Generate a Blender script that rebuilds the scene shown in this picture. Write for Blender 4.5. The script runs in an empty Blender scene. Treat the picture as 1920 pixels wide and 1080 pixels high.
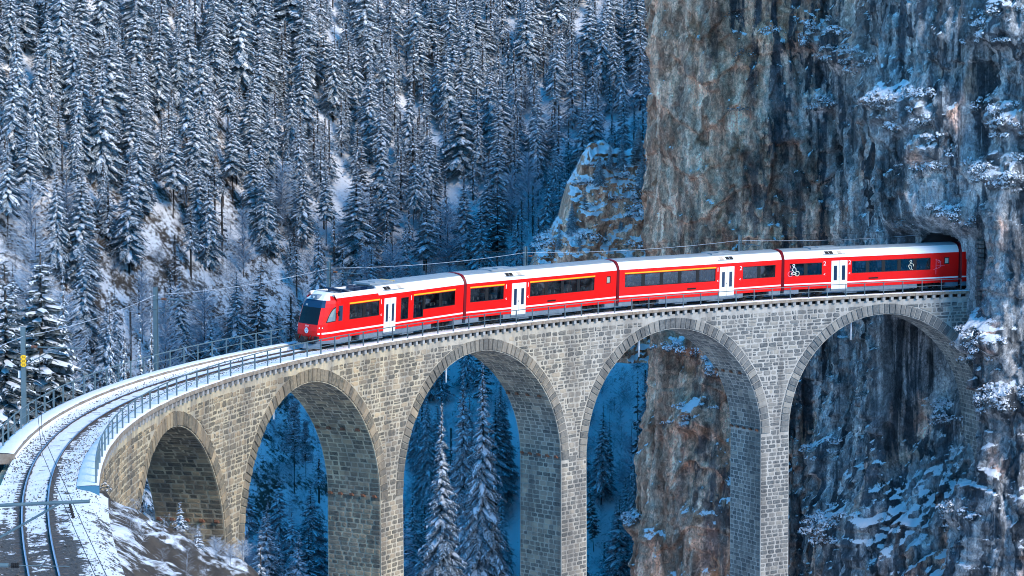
import bpy, bmesh, math, random
import numpy as np
from mathutils import Vector, Matrix
rnd = random.Random(7); rng = np.random.default_rng(7)
scn = bpy.context.scene; COL = scn.collection
R = math.radians
# ------------------------------------------------------------------ camera, sky, sun, exposure
CAMZ = 13.138
cam = bpy.data.cameras.new('camera'); camo = bpy.data.objects.new('camera', cam); COL.objects.link(camo)
cam.sensor_width = 36; cam.lens = 4059.26 / 1920 * 36; cam.clip_end = 2000; cam.clip_start = 0.5
cam.shift_y = 1.68 / 1920
camo.location = (0, 0, CAMZ); camo.rotation_euler = (R(90) - 0.0585, 0, 0)
scn.camera = camo
SUN_EL, SUN_AZ = R(35), math.atan2(0.76, -0.65)        # azimuth from +y towards +x
world = bpy.data.worlds.new('World'); scn.world = world; world.use_nodes = True
wn = world.node_tree.nodes; sky = wn.new('ShaderNodeTexSky'); sky.sky_type = 'NISHITA'; sky.sun_disc = False
sky.sun_elevation = SUN_EL; sky.sun_rotation = SUN_AZ; sky.altitude = 1100; sky.ozone_density = 6; sky.dust_density = 0.3
wn['Background'].inputs[1].default_value = 0.15
hs = wn.new('ShaderNodeHueSaturation'); hs.inputs['Saturation'].default_value = 1.3; hs.inputs['Hue'].default_value = .485
world.node_tree.links.new(sky.outputs[0], hs.inputs['Color']); world.node_tree.links.new(hs.outputs[0], wn['Background'].inputs[0])
sl = bpy.data.lights.new('sun', 'SUN'); sl.energy = 1.9; sl.angle = R(24); sl.color = (1, 0.88, 0.76)
so = bpy.data.objects.new('sun', sl); COL.objects.link(so)
sd = Vector((math.sin(SUN_AZ) * math.cos(SUN_EL), math.cos(SUN_AZ) * math.cos(SUN_EL), math.sin(SUN_EL)))
so.rotation_euler = sd.to_track_quat('Z', 'Y').to_euler()
vs = scn.view_settings; vs.view_transform = 'Standard'; vs.look = 'None'; vs.gamma = 1; vs.use_curve_mapping = False; vs.exposure = 1.25
scn.cycles.filter_width = 1.0; scn.cycles.max_bounces = 6; scn.cycles.transparent_max_bounces = 10

# ------------------------------------------------------------------ helpers
def tag(o, label=None, cat=None, group=None, kind=None):
    for k, v in (('label', label), ('category', cat), ('group', group), ('kind', kind)):
        if v: o[k] = v
    return o
def empty(name, loc=(0, 0, 0), rz=0):
    o = bpy.data.objects.new(name, None); COL.objects.link(o); o.location = loc; o.rotation_euler = (0, 0, rz); o.empty_display_size = .2
    return o
def link(name, me, parent=None, world=True):
    o = bpy.data.objects.new(name, me); COL.objects.link(o)
    if parent is not None:
        o.parent = parent
        if world: o.matrix_parent_inverse = Matrix.Translation(-parent.location)
    return o
class MB:
    def __init__(s): s.v = []; s.f = []; s.m = []; s.t = []
    def add(s, vs, fs, m=0, t=None):
        b = len(s.v); s.v.extend([tuple(p) for p in vs])
        for f in fs:
            s.f.append([i + b for i in f]); s.m.append(m)
            if t is not None: s.t.append(t)
    def box(s, c, h, m=0, ax=None, t=None):
        ax = ax or (Vector((1, 0, 0)), Vector((0, 1, 0)), Vector((0, 0, 1))); c = Vector(c)
        s.add([c + ax[0] * (h[0] * i) + ax[1] * (h[1] * j) + ax[2] * (h[2] * k) for i in (-1, 1) for j in (-1, 1) for k in (-1, 1)],
              [(0, 1, 3, 2), (4, 6, 7, 5), (0, 4, 5, 1), (2, 3, 7, 6), (0, 2, 6, 4), (1, 5, 7, 3)], m, t)
    def box2(s, a, b, m=0, t=None):
        s.box([(a[i] + b[i]) / 2 for i in range(3)], [abs(b[i] - a[i]) / 2 for i in range(3)], m, None, t)
    def tube(s, pts, r, n=6, m=0, caps=True, r2=None):
        pts = [Vector(p) for p in pts]; k = len(pts); ring = []
        for i, p in enumerate(pts):
            d = (pts[min(i + 1, k - 1)] - pts[max(i - 1, 0)]).normalized()
            u = d.cross(Vector((0, 0, 1)));
            if u.length < 1e-3: u = d.cross(Vector((1, 0, 0)))
            u.normalize(); w = u.cross(d); rr = r if r2 is None else r + (r2 - r) * i / (k - 1)
            ring.append([p + (u * math.cos(a) + w * math.sin(a)) * rr for a in [2 * math.pi * j / n for j in range(n)]])
        fs = [(i * n + j, i * n + (j + 1) % n, (i + 1) * n + (j + 1) % n, (i + 1) * n + j) for i in range(k - 1) for j in range(n)]
        if caps: fs += [tuple(range(n))[::-1], tuple(range((k - 1) * n, k * n))]
        s.add([p for q in ring for p in q], fs, m)
    def mesh(s, name, mats, smooth=False):
        me = bpy.data.meshes.new(name); me.from_pydata(s.v, [], s.f)
        for m in mats: me.materials.append(m)
        me.polygons.foreach_set('material_index', s.m)
        if s.t: me.attributes.new('tone', 'FLOAT', 'FACE').data.foreach_set('value', s.t)
        if smooth: me.polygons.foreach_set('use_smooth', [True] * len(s.f))
        me.update(); return me
    def build(s, name, mats, parent=None, world=True, smooth=False):
        return link(name, s.mesh(name, mats if isinstance(mats, (list, tuple)) else [mats], smooth), parent, world)
def npmesh(name, V, F, mats, midx=None, smooth=False, fattr=None, vattr=None):
    V = np.asarray(V, np.float32); F = np.asarray(F, np.int32); me = bpy.data.meshes.new(name); k = F.shape[1]
    me.vertices.add(len(V)); me.vertices.foreach_set('co', V.ravel())
    me.loops.add(F.size); me.loops.foreach_set('vertex_index', F.ravel())
    me.polygons.add(len(F)); me.polygons.foreach_set('loop_start', np.arange(0, F.size, k, dtype=np.int32))
    for m in mats: me.materials.append(m)
    if midx is not None: me.polygons.foreach_set('material_index', np.asarray(midx, np.int32))
    if smooth: me.polygons.foreach_set('use_smooth', np.ones(len(F), bool))
    for dom, a in (('FACE', fattr), ('POINT', vattr)):
        for n, v in (a or {}).items(): me.attributes.new(n, 'FLOAT', dom).data.foreach_set('value', np.asarray(v, np.float32))
    me.update(calc_edges=True); me.validate(); return me
def _h(i, j, s):
    n = (i.astype(np.int64) * 374761393 + j.astype(np.int64) * 668265263 + s * 982451653) & 0x7fffffff
    n = ((n ^ (n >> 13)) * 1274126177) & 0x7fffffff
    return ((n ^ (n >> 16)) & 0xffff) / 65535.0
def vn(x, y, s=0):
    x = np.asarray(x, float); y = np.asarray(y, float); i = np.floor(x); j = np.floor(y); a = x - i; b = y - j
    a = a * a * (3 - 2 * a); b = b * b * (3 - 2 * b)
    return (_h(i, j, s) * (1 - a) + _h(i + 1, j, s) * a) * (1 - b) + (_h(i, j + 1, s) * (1 - a) + _h(i + 1, j + 1, s) * a) * b
def fbm(x, y, o=4, s=0, g=.5):
    r = 0; w = 1; t = 0
    for k in range(o): r = r + w * vn(x * 2 ** k + 17.3 * k, y * 2 ** k - 9.1 * k, s + k); t += w; w *= g
    return r / t - .5
def ridge(x, y, o=4, s=0):
    r = 0; w = 1; t = 0
    for k in range(o): r = r + w * (1 - np.abs(2 * vn(x * 2 ** k + 5.7 * k, y * 2 ** k + 3.3 * k, s + k) - 1)); t += w; w *= .5
    return r / t
def blocks(x, y, s=0):
    x = np.asarray(x, float); y = np.asarray(y, float); i0_ = np.floor(x); j0_ = np.floor(y); best = np.full(np.broadcast(x, y).shape, 9.); val = np.zeros_like(best)
    for a in (-1, 0, 1):
        for b in (-1, 0, 1):
            i, j = i0_ + a, j0_ + b; d = (i + _h(i, j, s) - x) ** 2 + (j + _h(i, j, s + 7) - y) ** 2; m = d < best
            gx_ = _h(i, j, s + 13) - .5 + (x - i - .5) * (_h(i, j, s + 17) - .5) * .9 + (y - j - .5) * (_h(i, j, s + 19) - .62) * .9
            best = np.where(m, d, best); val = np.where(m, gx_, val)
    return val
def sst(a, b, x):
    t = np.clip((x - a) / (b - a), 0, 1); return t * t * (3 - 2 * t)

# railway line in plan (s along the track, r positive = outside of the curve)
KN = np.array([-62, -48, -34, -20, 0, 25, 50, 85.]); KV = np.array([.0037, .0071, .0122, .0136, .0121, .0115, .0136, .0136])
SS = np.arange(-120, 130, .5); _k = np.interp(SS, KN, KV); _k[SS < -66] = .001; i0 = int(np.argmin(np.abs(SS)))
_psi = np.concatenate([[0], np.cumsum((_k[1:] + _k[:-1]) * .25)]); _psi += .4111 - _psi[i0]
_dx, _dy = np.sin(_psi), np.cos(_psi)
_x = np.concatenate([[0], np.cumsum((_dx[1:] + _dx[:-1]) * .25)]); _y = np.concatenate([[0], np.cumsum((_dy[1:] + _dy[:-1]) * .25)])
_x += -16.6189 - _x[i0]; _y += 145.9491 - _y[i0]; GR = .0255
def PT(s, r, z):
    s, r, z = np.broadcast_arrays(np.asarray(s, float), np.asarray(r, float), np.asarray(z, float))
    p = np.interp(s, SS, _psi)
    return np.stack([np.interp(s, SS, _x) - r * np.cos(p), np.interp(s, SS, _y) + r * np.sin(p), z + GR * s], -1)
def P1(s, r, z): return Vector(PT(s, r, z).tolist())
def proj(P):
    P = np.asarray(P, float); c, s_ = math.cos(.0585), math.sin(.0585)
    v = P - np.array([0, 0, CAMZ]); d = v[..., 1] * c - v[..., 2] * s_; u = v[..., 1] * s_ + v[..., 2] * c
    return np.stack([960 + 4059.26 * v[..., 0] / d, 541.7 - 4059.26 * u / d], -1), d
def at(px, py, D):
    """world point of the photograph's pixel at distance y = D"""
    a = (px - 960) / 4059.26; b = -(py - 541.7) / 4059.26; c, s_ = math.cos(.0585), math.sin(.0585)
    vy = c + b * s_; vz = -s_ + b * c; t = D / vy
    return Vector((a * t, D, CAMZ + vz * t))

# ------------------------------------------------------------------ materials
def mat(name, col=(.5, .5, .5), rough=.7, metal=0, spec=.3):
    m = bpy.data.materials.new(name); m.use_nodes = True; b = m.node_tree.nodes['Principled BSDF']
    b.inputs['Base Color'].default_value = (*col, 1); b.inputs['Roughness'].default_value = rough; b.inputs['Metallic'].default_value = metal
    b.inputs['Specular IOR Level'].default_value = spec
    return m
class NT:
    def __init__(s, m): s.t = m.node_tree; s.n = s.t.nodes; s.b = s.n['Principled BSDF']
    def node(s, ty, **kw):
        n = s.n.new(ty)
        for k, v in kw.items(): setattr(n, k, v)
        return n
    def l(s, a, b): s.t.links.new(a, b)
    def coord(s, scale=(1, 1, 1), rot=(0, 0, 0), kind='Object'):
        c = s.node('ShaderNodeTexCoord'); mp = s.node('ShaderNodeMapping'); mp.inputs['Scale'].default_value = scale; mp.inputs['Rotation'].default_value = rot
        s.l(c.outputs[kind], mp.inputs[0]); return mp.outputs[0]
    def noise(s, vec, sc, det=4, rough=.55, dist=0):
        n = s.node('ShaderNodeTexNoise'); n.inputs['Scale'].default_value = sc; n.inputs['Detail'].default_value = det; n.inputs['Roughness'].default_value = rough; n.inputs['Distortion'].default_value = dist
        if vec is not None: s.l(vec, n.inputs['Vector'])
        return n.outputs['Fac']
    def ramp(s, fac, stops, interp='LINEAR'):
        r = s.node('ShaderNodeValToRGB'); e = r.color_ramp.elements; r.color_ramp.interpolation = interp
        while len(e) < len(stops): e.new(.5)
        for q, (p, c) in zip(e, stops): q.position = p; q.color = (*(c if isinstance(c, tuple) else (c, c, c)), 1)
        s.l(fac, r.inputs[0]); return r.outputs[0]
    def mix(s, fac, a, b, mode='MIX'):
        n = s.node('ShaderNodeMix', data_type='RGBA', blend_type=mode)
        for i, v in ((0, fac), (6, a), (7, b)):
            if isinstance(v, (int, float)): n.inputs[i].default_value = v
            elif isinstance(v, tuple): n.inputs[i].default_value = (*v, 1)
            else: s.l(v, n.inputs[i])
        return n.outputs[2]
    def math(s, op, a, b=0.0, c=0.0, clamp=False):
        n = s.node('ShaderNodeMath', operation=op, use_clamp=clamp)
        for i, v in enumerate((a, b, c)):
            if isinstance(v, (int, float)): n.inputs[i].default_value = v
            else: s.l(v, n.inputs[i])
        return n.outputs[0]
    def attr(s, name): n = s.node('ShaderNodeAttribute', attribute_name=name); return n.outputs['Fac']
    def nz(s):
        g = s.node('ShaderNodeNewGeometry'); x = s.node('ShaderNodeSeparateXYZ'); s.l(g.outputs['Normal'], x.inputs[0]); return x.outputs[2]
    def pos(s):
        g = s.node('ShaderNodeNewGeometry'); x = s.node('ShaderNodeSeparateXYZ'); s.l(g.outputs['Position'], x.inputs[0]); return x.outputs
    def bump(s, h, strength=.5, dist=.05):
        b = s.node('ShaderNodeBump'); b.inputs['Strength'].default_value = strength; b.inputs['Distance'].default_value = dist; s.l(h, b.inputs['Height']); s.l(b.outputs[0], s.b.inputs['Normal'])
    def col(s, c): s.l(c, s.b.inputs['Base Color'])
SNOW = (.82, .85, .9)
def m_snow():
    m = mat('snow', SNOW, .75, 0, .2); t = NT(m); v = t.coord(); t.col(t.mix(t.noise(v, 1.3, 5), (.74, .78, .84), (.86, .87, .9))); t.bump(t.noise(v, 5, 5), .4, .08); return m
M_SNOW = m_snow()
def m_stone():
    m = mat('masonry stone', rough=.85); t = NT(m); v = t.coord(); a = t.attr('tone')
    c = t.ramp(a, [(0, (.045, .06, .072)), (.3, (.095, .11, .118)), (.55, (.17, .175, .17)), (.8, (.27, .26, .235)), (1, (.4, .37, .31))])
    n = t.noise(v, 4.5, 6, .65); c = t.mix(t.math('MULTIPLY', t.ramp(n, [(.35, 0.), (.75, 1.)]), .55), c, (.36, .35, .32))
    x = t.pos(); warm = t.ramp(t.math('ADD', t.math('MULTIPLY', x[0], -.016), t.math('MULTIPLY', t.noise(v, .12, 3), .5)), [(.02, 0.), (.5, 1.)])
    c = t.mix(t.math('MULTIPLY', warm, .75), c, t.mix(1., c, (1.4, 1.02, .6), 'MULTIPLY'))  # warm light on the left part put into the stone colour
    stn = t.ramp(t.noise(t.coord((.7, .7, .09)), 1., 6, .65), [(.44, 0.), (.62, 1.)]); c = t.mix(t.math('MULTIPLY', stn, .5), c, (.06, .06, .062))
    t.col(c); t.bump(t.noise(v, 9, 6, .7), .7, .05); return m
M_STONE = m_stone()
def m_mortar():
    m = mat('lime mortar', rough=.9); t = NT(m); v = t.coord(); x = t.pos()
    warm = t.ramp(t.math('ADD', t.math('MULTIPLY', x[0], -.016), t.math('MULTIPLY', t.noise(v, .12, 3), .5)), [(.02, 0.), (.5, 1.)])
    c = t.mix(warm, (.45, .44, .41), (.55, .45, .29)); c = t.mix(t.ramp(t.noise(v, 1.4, 5), [(.3, .6), (.62, 0.)]), c, (.28, .265, .24))  # yellowish mortar at the left, with warm light put into its colour
    stn = t.ramp(t.noise(t.coord((.7, .7, .09)), 1., 6, .65), [(.44, 0.), (.62, 1.)]); c = t.mix(t.math('MULTIPLY', stn, .6), c, (.13, .125, .12))
    t.col(c); t.bump(t.noise(v, 14, 4), .6, .03); return m
M_MORTAR = m_mortar()
def m_noisy(name, a, b, sc=3, rough=.8, bump=.4, bd=.03, spec=.3, metal=0):
    m = mat(name, a, rough, metal, spec); t = NT(m); v = t.coord(); n = t.noise(v, sc, 6, .6); t.col(t.mix(t.ramp(n, [(.35, 0.), (.68, 1.)]), a, b))
    if bump: t.bump(t.noise(v, sc * 3, 5), bump, bd)
    return m
M_COPE = m_noisy('coping stone', (.2, .15, .11), (.34, .3, .25), 2.2)
M_CORB = m_noisy('corbel stone', (.25, .25, .25), (.42, .42, .41), 3)
M_STEEL = m_noisy('blue grey painted steel', (.085, .14, .165), (.12, .18, .2), 2, .45, 0, spec=.5)
M_RAILS = m_noisy('rusty rail steel', (.07, .045, .035), (.03, .025, .025), 5, .6, .3, .01)
M_RAILT = mat('polished rail head', (.3, .42, .55), .3, .9)
M_SLEEP = m_noisy('steel sleeper', (.05, .045, .045), (.11, .1, .1), 6, .7)
M_RUST = m_noisy('rusty iron', (.16, .06, .035), (.26, .13, .08), 8, .8)
M_GRAV = m_noisy('gravel stone', (.07, .068, .065), (.2, .19, .175), 4, .9)
M_BARK = m_noisy('bark', (.05, .04, .035), (.11, .09, .08), 5, .9)
def m_needles(name, a, b, fr=.6):
    m = mat(name, a, .85, 0, .15); t = NT(m); o = t.node('ShaderNodeObjectInfo'); v = t.coord()
    c = t.mix(t.noise(v, 2.5, 4), t.mix(o.outputs['Random'], a, b), (.035, .05, .05)); t.col(t.mix(t.ramp(t.noise(v, 7., 5, .7), [(.38, 0.), (.58, fr)]), c, (.6, .69, .78))); return m
M_NEED = m_needles('spruce needles', (.014, .028, .028), (.026, .042, .036), .75)
M_NEED2 = m_needles('pine needles', (.014, .02, .01), (.028, .032, .014), .3)
M_TSNOW = m_noisy('snow on boughs', (.62, .68, .76), (.84, .87, .92), 3, .8, 0)
M_FROST = m_noisy('frosted twigs', (.30, .36, .44), (.6, .67, .75), 1.2, .85, 0)
M_TWIG = m_noisy('bare twigs', (.07, .065, .06), (.2, .21, .23), 1.2, .85, 0)
def m_ground():
    m = mat('snowy ground', rough=.85); t = NT(m); v = t.coord(); n = t.noise(v, .35, 7, .65); f = t.noise(v, 1.7, 6, .7)
    k = t.math('ADD', t.math('MULTIPLY', t.nz(), .55), t.math('ADD', t.math('MULTIPLY', n, .55), t.math('MULTIPLY', f, .5)))
    k = t.math('ADD', k, t.attr('cover')); k = t.ramp(k, [(.84, 0.), (.93, 1.)])
    e = t.ramp(t.noise(v, .9, 6, .7), [(.3, (.035, .03, .03)), (.6, (.09, .075, .06)), (.8, (.15, .13, .115))])
    t.col(t.mix(k, e, SNOW)); t.bump(t.noise(v, 2.2, 8, .7), .9, .25); return m
M_GROUND = m_ground()
def m_ballast():
    m = mat('snowy ballast', rough=.85); t = NT(m); v = t.coord(); a = t.attr('cover'); n = t.noise(v, 4.2, 7, .68); n2 = t.noise(v, .7, 4)
    k = t.ramp(t.math('ADD', a, t.math('ADD', t.math('MULTIPLY', t.math('SUBTRACT', n, .5), 1.25), t.math('MULTIPLY', t.math('SUBTRACT', n2, .5), 1.3))), [(.46, 0.), (.54, 1.)])
    g = t.ramp(t.noise(v, 9, 5, .8), [(.3, (.03, .03, .03)), (.55, (.1, .095, .09)), (.75, (.22, .21, .2))])
    t.col(t.mix(k, g, SNOW)); t.bump(t.noise(v, 8, 6, .8), .8, .08); return m
M_BALL = m_ballast()
def m_cliff(name='limestone cliff', sn0=.6):
    m = mat(name, rough=.88); t = NT(m); x = t.pos()
    st = t.coord((.55, .55, .07)); big = t.coord((.09, .09, .045)); fin = t.coord()
    st2 = t.coord((.8, .8, .22)); s1 = t.noise(t.coord((.8, .8, .045)), 1, 6, .58, .35); f2 = t.noise(t.coord((1, 1, .6)), 7., 7, .8); s2 = t.noise(st2, 1.6, 8, .7, .5); b1 = t.noise(big, 1, 5, .6, .4); f1 = t.noise(fin, 1.6, 8, .7)
    grey = t.ramp(s2, [(.3, (.1, .125, .15)), (.46, (.27, .285, .3)), (.58, (.43, .425, .42)), (.72, (.55, .52, .48))])
    tan = t.ramp(t.noise(st, 1.6, 6, .6), [(.3, (.34, .14, .085)), (.5, (.64, .35, .23)), (.7, (.8, .56, .42))])
    rust = t.ramp(f1, [(.3, (.2, .075, .04)), (.7, (.4, .19, .1))])
    bc = t.math('MULTIPLY', t.math('SUBTRACT', b1, .5), 1.5)
    wx = t.ramp(t.math('ADD', t.math('MULTIPLY_ADD', x[0], -.055, 2.12), bc), [(.3, 0.), (.75, 1.)])
    base = t.mix(wx, grey, tan)
    base = t.mix(t.ramp(t.noise(big, 2.1, 5, .6), [(.56, 0.), (.64, .75)]), base, tan)
    base = t.mix(t.math('MULTIPLY', t.ramp(t.noise(big, 3.1, 4, .6, 1), [(.55, 0.), (.63, .85)]), wx), base, rust)
    dk = t.math('MULTIPLY', t.math('MULTIPLY', t.ramp(s1, [(.46, 0.), (.54, 1.)]), t.ramp(t.noise(t.coord((.16, .16, .05)), 1., 5, .6, .8), [(.34, .3), (.5, 1.)])), t.ramp(t.math('ADD', t.math('MULTIPLY_ADD', x[0], .05, -.75), bc), [(-.1, .1), (.45, .93)]))
    base = t.mix(dk, base, (.03, .042, .055))
    vo = t.node('ShaderNodeTexVoronoi', feature='DISTANCE_TO_EDGE'); vo.inputs['Scale'].default_value = .55
    wv = t.node('ShaderNodeVectorMath', operation='ADD'); nn = t.node('ShaderNodeTexNoise'); nn.inputs['Scale'].default_value = .7; nn.inputs['Detail'].default_value = 6; t.l(fin, nn.inputs['Vector']); sc3 = t.node('ShaderNodeVectorMath', operation='MULTIPLY'); sc3.inputs[1].default_value = (2.5, 2.5, 2.5)
    t.l(nn.outputs['Color'], sc3.inputs[0]); t.l(t.coord((1, 1, .42)), wv.inputs[0]); t.l(sc3.outputs[0], wv.inputs[1]); t.l(wv.outputs[0], vo.inputs['Vector'])
    base = t.mix(t.math('MULTIPLY', t.ramp(vo.outputs['Distance'], [(.0, 1.), (.03, 0.)]), .45), base, (.025, .028, .032))
    base = t.mix(t.math('MULTIPLY', t.ramp(f1, [(.3, 1.), (.45, 0.)]), .5), base, (.05, .055, .06))
    base = t.mix(1., base, t.ramp(t.noise(t.coord((.3, .3, .12)), 1., 6, .65, .6), [(.36, .5), (.5, 1.), (.64, 1.5)]), 'MULTIPLY')
    for vs_, lo_, hi_ in ((.9, .68, 1.35), (2.6, .72, 1.3)):
        v2 = t.node('ShaderNodeTexVoronoi', feature='F1'); v2.inputs['Scale'].default_value = vs_; t.l(wv.outputs[0], v2.inputs['Vector']); sx = t.node('ShaderNodeSeparateXYZ'); t.l(v2.outputs['Color'], sx.inputs[0])
        base = t.mix(1., base, t.ramp(sx.outputs[0], [(0., lo_), (1., hi_)]), 'MULTIPLY')
    base = t.mix(1., base, t.ramp(f2, [(.32, .4), (.5, 1.), (.68, 1.6)]), 'MULTIPLY')
    k = t.math('ADD', t.nz(), t.math('ADD', t.math('MULTIPLY', t.math('SUBTRACT', t.noise(fin, 3.2, 7, .75), .5), .9), t.math('MULTIPLY', t.math('SUBTRACT', t.noise(fin, .25, 4), .5), .7)))
    k = t.ramp(k, [(sn0, 0.), (sn0 + .06, 1.)])
    t.col(t.mix(k, base, SNOW)); t.bump(t.noise(t.coord((1, 1, .6)), 2.4, 10, .75), .9, .25); return m
M_CLIFF = m_cliff(); M_KNOB = m_cliff('snow patched brown rock', .4)
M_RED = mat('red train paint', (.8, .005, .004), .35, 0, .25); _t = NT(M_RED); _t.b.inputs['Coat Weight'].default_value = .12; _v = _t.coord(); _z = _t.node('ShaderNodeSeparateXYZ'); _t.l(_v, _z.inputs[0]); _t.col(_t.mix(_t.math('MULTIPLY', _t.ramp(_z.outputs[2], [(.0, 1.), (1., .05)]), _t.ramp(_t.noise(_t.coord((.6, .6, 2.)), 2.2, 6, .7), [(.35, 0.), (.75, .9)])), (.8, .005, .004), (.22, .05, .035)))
M_DRED = mat('dark red end frame', (.2, .004, .01), .45)
M_RWHITE = mat('white train paint', (.8, .8, .8), .35, 0, .5)
M_RGREY = m_noisy('grey roof paint', (.22, .27, .31), (.3, .34, .37), 1.5, .5, 0)
M_SKIRT = m_noisy('blue grey skirt', (.13, .18, .23), (.2, .25, .3), 1.5, .5, 0)
M_BLACK = mat('black rubber', (.012, .012, .014), .5)
M_DARK = mat('dark underframe', (.02, .02, .022), .7)
M_YEL = mat('yellow stripe', (.8, .48, .02), .45)
M_NAVY = mat('dark blue cab band', (.012, .04, .09), .15, 0, .6)
M_SEAT = mat('blue seat cloth', (.02, .04, .11), .9); M_HEADR = mat('beige headrest', (.4, .33, .25), .8)
M_INT = mat('carriage lining', (.3, .31, .32), .7); M_TAN = mat('tan hatch', (.55, .45, .36), .6)
M_PINK = mat('pink line print', (.85, .2, .3), .5); M_PRINT = mat('pale print', (.75, .76, .6), .5)
M_LAMP = mat('lamp lens', (.85, .86, .8), .1, 0, .8)
def m_glass(name, tint, refl):
    m = bpy.data.materials.new(name); m.use_nodes = True; t = m.node_tree; n = t.nodes; n.remove(n['Principled BSDF'])
    tr = n.new('ShaderNodeBsdfTransparent'); tr.inputs[0].default_value = (*tint, 1); g = n.new('ShaderNodeBsdfGlossy'); g.inputs['Roughness'].default_value = .02; g.inputs[0].default_value = (.9, .95, 1, 1)
    fr = n.new('ShaderNodeFresnel'); fr.inputs[0].default_value = 1.5; ad = n.new('ShaderNodeMath'); ad.operation = 'ADD'; ad.inputs[1].default_value = refl; ad.use_clamp = True
    mx = n.new('ShaderNodeMixShader'); t.links.new(fr.outputs[0], ad.inputs[0]); t.links.new(ad.outputs[0], mx.inputs[0]); t.links.new(tr.outputs[0], mx.inputs[1]); t.links.new(g.outputs[0], mx.inputs[2]); t.links.new(mx.outputs[0], n['Material Output'].inputs[0]); return m
M_GLASS = m_glass('tinted window glass', (.42, .5, .58), .08)
M_SKIN = mat('skin', (.5, .3, .22), .6)

# ------------------------------------------------------------------ terrain
def track_sr(X, Y):
    idx = np.arange(0, len(SS), 2); px, py = _x[idx], _y[idx]; s = np.empty(X.shape); r = np.empty(X.shape)
    for k in range(0, X.size, 20000):
        a = X.ravel()[k:k + 20000]; b = Y.ravel()[k:k + 20000]
        j = ((a[:, None] - px) ** 2 + (b[:, None] - py) ** 2).argmin(1); j = idx[j]
        dx = a - _x[j]; dy = b - _y[j]; p = _psi[j]
        s.ravel()[k:k + 20000] = SS[j] + dx * np.sin(p) + dy * np.cos(p); r.ravel()[k:k + 20000] = -dx * np.cos(p) + dy * np.sin(p)
    return s, r
def HILL(X, Y):
    sh = 95 * sst(-12, -95, X) ; h = -44 + .65 * (Y - 300 + sh)
    h = np.minimum(h, 60 + .5 * (h - 60))
    return h + 9 * fbm(X / 38, Y / 38, 4, 3) + 2 * fbm(X / 7, Y / 7, 3, 5)
def H(X, Y):
    X = np.asarray(X, float); Y = np.asarray(Y, float); s, r = track_sr(X, Y)
    gorge = -47 + 6 * fbm(X / 22, Y / 22, 4, 8) + .12 * np.maximum(0, np.abs(X) - 60)
    h = np.maximum(gorge, HILL(X, Y))
    zt = GR * s
    ar = np.abs(r)
    drop = .40 * np.clip(s + 49, 0, 19) + 1.15 * np.maximum(0, s + 30)
    right = -.9 - .52 * np.maximum(0, -r - 3.0) - .9 * np.maximum(0, -r - 9.5) - drop + .25 * np.maximum(0, -60 - s) * 0
    left = -.75 + .05 * np.maximum(0, r - 3.2) - np.minimum(2.5, .35 * np.maximum(0, r - 4) * sst(-58, -48, s)) - .8 * np.maximum(0, s + 34)
    bank = np.where(r > 0, left, right)
    rough = sst(2.6, 5, ar)
    bank = bank + rough * (2.0 * fbm(X / 3.5, Y / 3.5, 5, 11) + .9 * fbm(X / 1.1, Y / 1.1, 4, 12))
    core = np.where(ar < 3.0, -.55 - .06 * ar - 1.2 * np.maximum(0, s + 48.0), bank)
    b = zt + np.where(ar < 3.2, np.minimum(core, bank + .5), bank)
    near = 10 - .30 * Y + 2 * fbm(X / 9, Y / 9, 3, 15) - .5 * np.abs(X) * 0
    b = np.where(Y < 42, np.maximum(near * sst(44, 36, Y) - 60 * sst(36, 44, Y), np.minimum(b, near + 3)), b)
    k = sst(-4, 4, b - h); return h * (1 - k) + b * k
def grid(xs, ys, f):
    X, Y = np.meshgrid(xs, ys, indexing='ij'); Z = f(X, Y); n, m = X.shape
    V = np.stack([X, Y, Z], -1).reshape(-1, 3); i = np.arange(n * m).reshape(n, m)
    F = np.stack([i[:-1, :-1], i[1:, :-1], i[1:, 1:], i[:-1, 1:]], -1).reshape(-1, 4); return V, F
xs = np.unique(np.concatenate([np.arange(-300, -60, 8.), np.arange(-60, -34, 1.5), np.arange(-34, 4, .3), np.arange(4, 60, 1.5), np.arange(60, 301, 8.)]))
ys = np.unique(np.concatenate([np.arange(-80, 40, 5.), np.arange(40, 90, .6), np.arange(90, 125, .3), np.arange(125, 135, .6), np.arange(135, 240, 1.6), np.arange(240, 470, 2.2), np.arange(470, 700, 10.)]))
V, F = grid(xs, ys, H)
gs_, gr2 = track_sr(V[:, 0], V[:, 1])
gc = .05 - .195 * ((gr2 < -2) & (gs_ < -20) & (gr2 > -25)) * (V[:, 1] > 42) - .06 * ((gr2 > 2) & (gs_ < -20) & (gr2 < 14)); gc = gc - (.03 + .12 * fbm(V[:, 0] / 5, V[:, 1] / 5, 3, 77)) * (V[:, 1] > 180)
tag(link('ground', npmesh('ground', V, F, [M_GROUND], smooth=True, vattr={'cover': gc})), kind='structure')

def SK(r): return 76.8 - .62 * (np.clip(r, -2.7, 6) + 2.7)          # slightly oblique plane of the tunnel mouth
_pa, _pb = PT(SK(5.2) - .12, 5.2, 0), PT(SK(-2.7) - .12, -3.4, 0)
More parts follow.
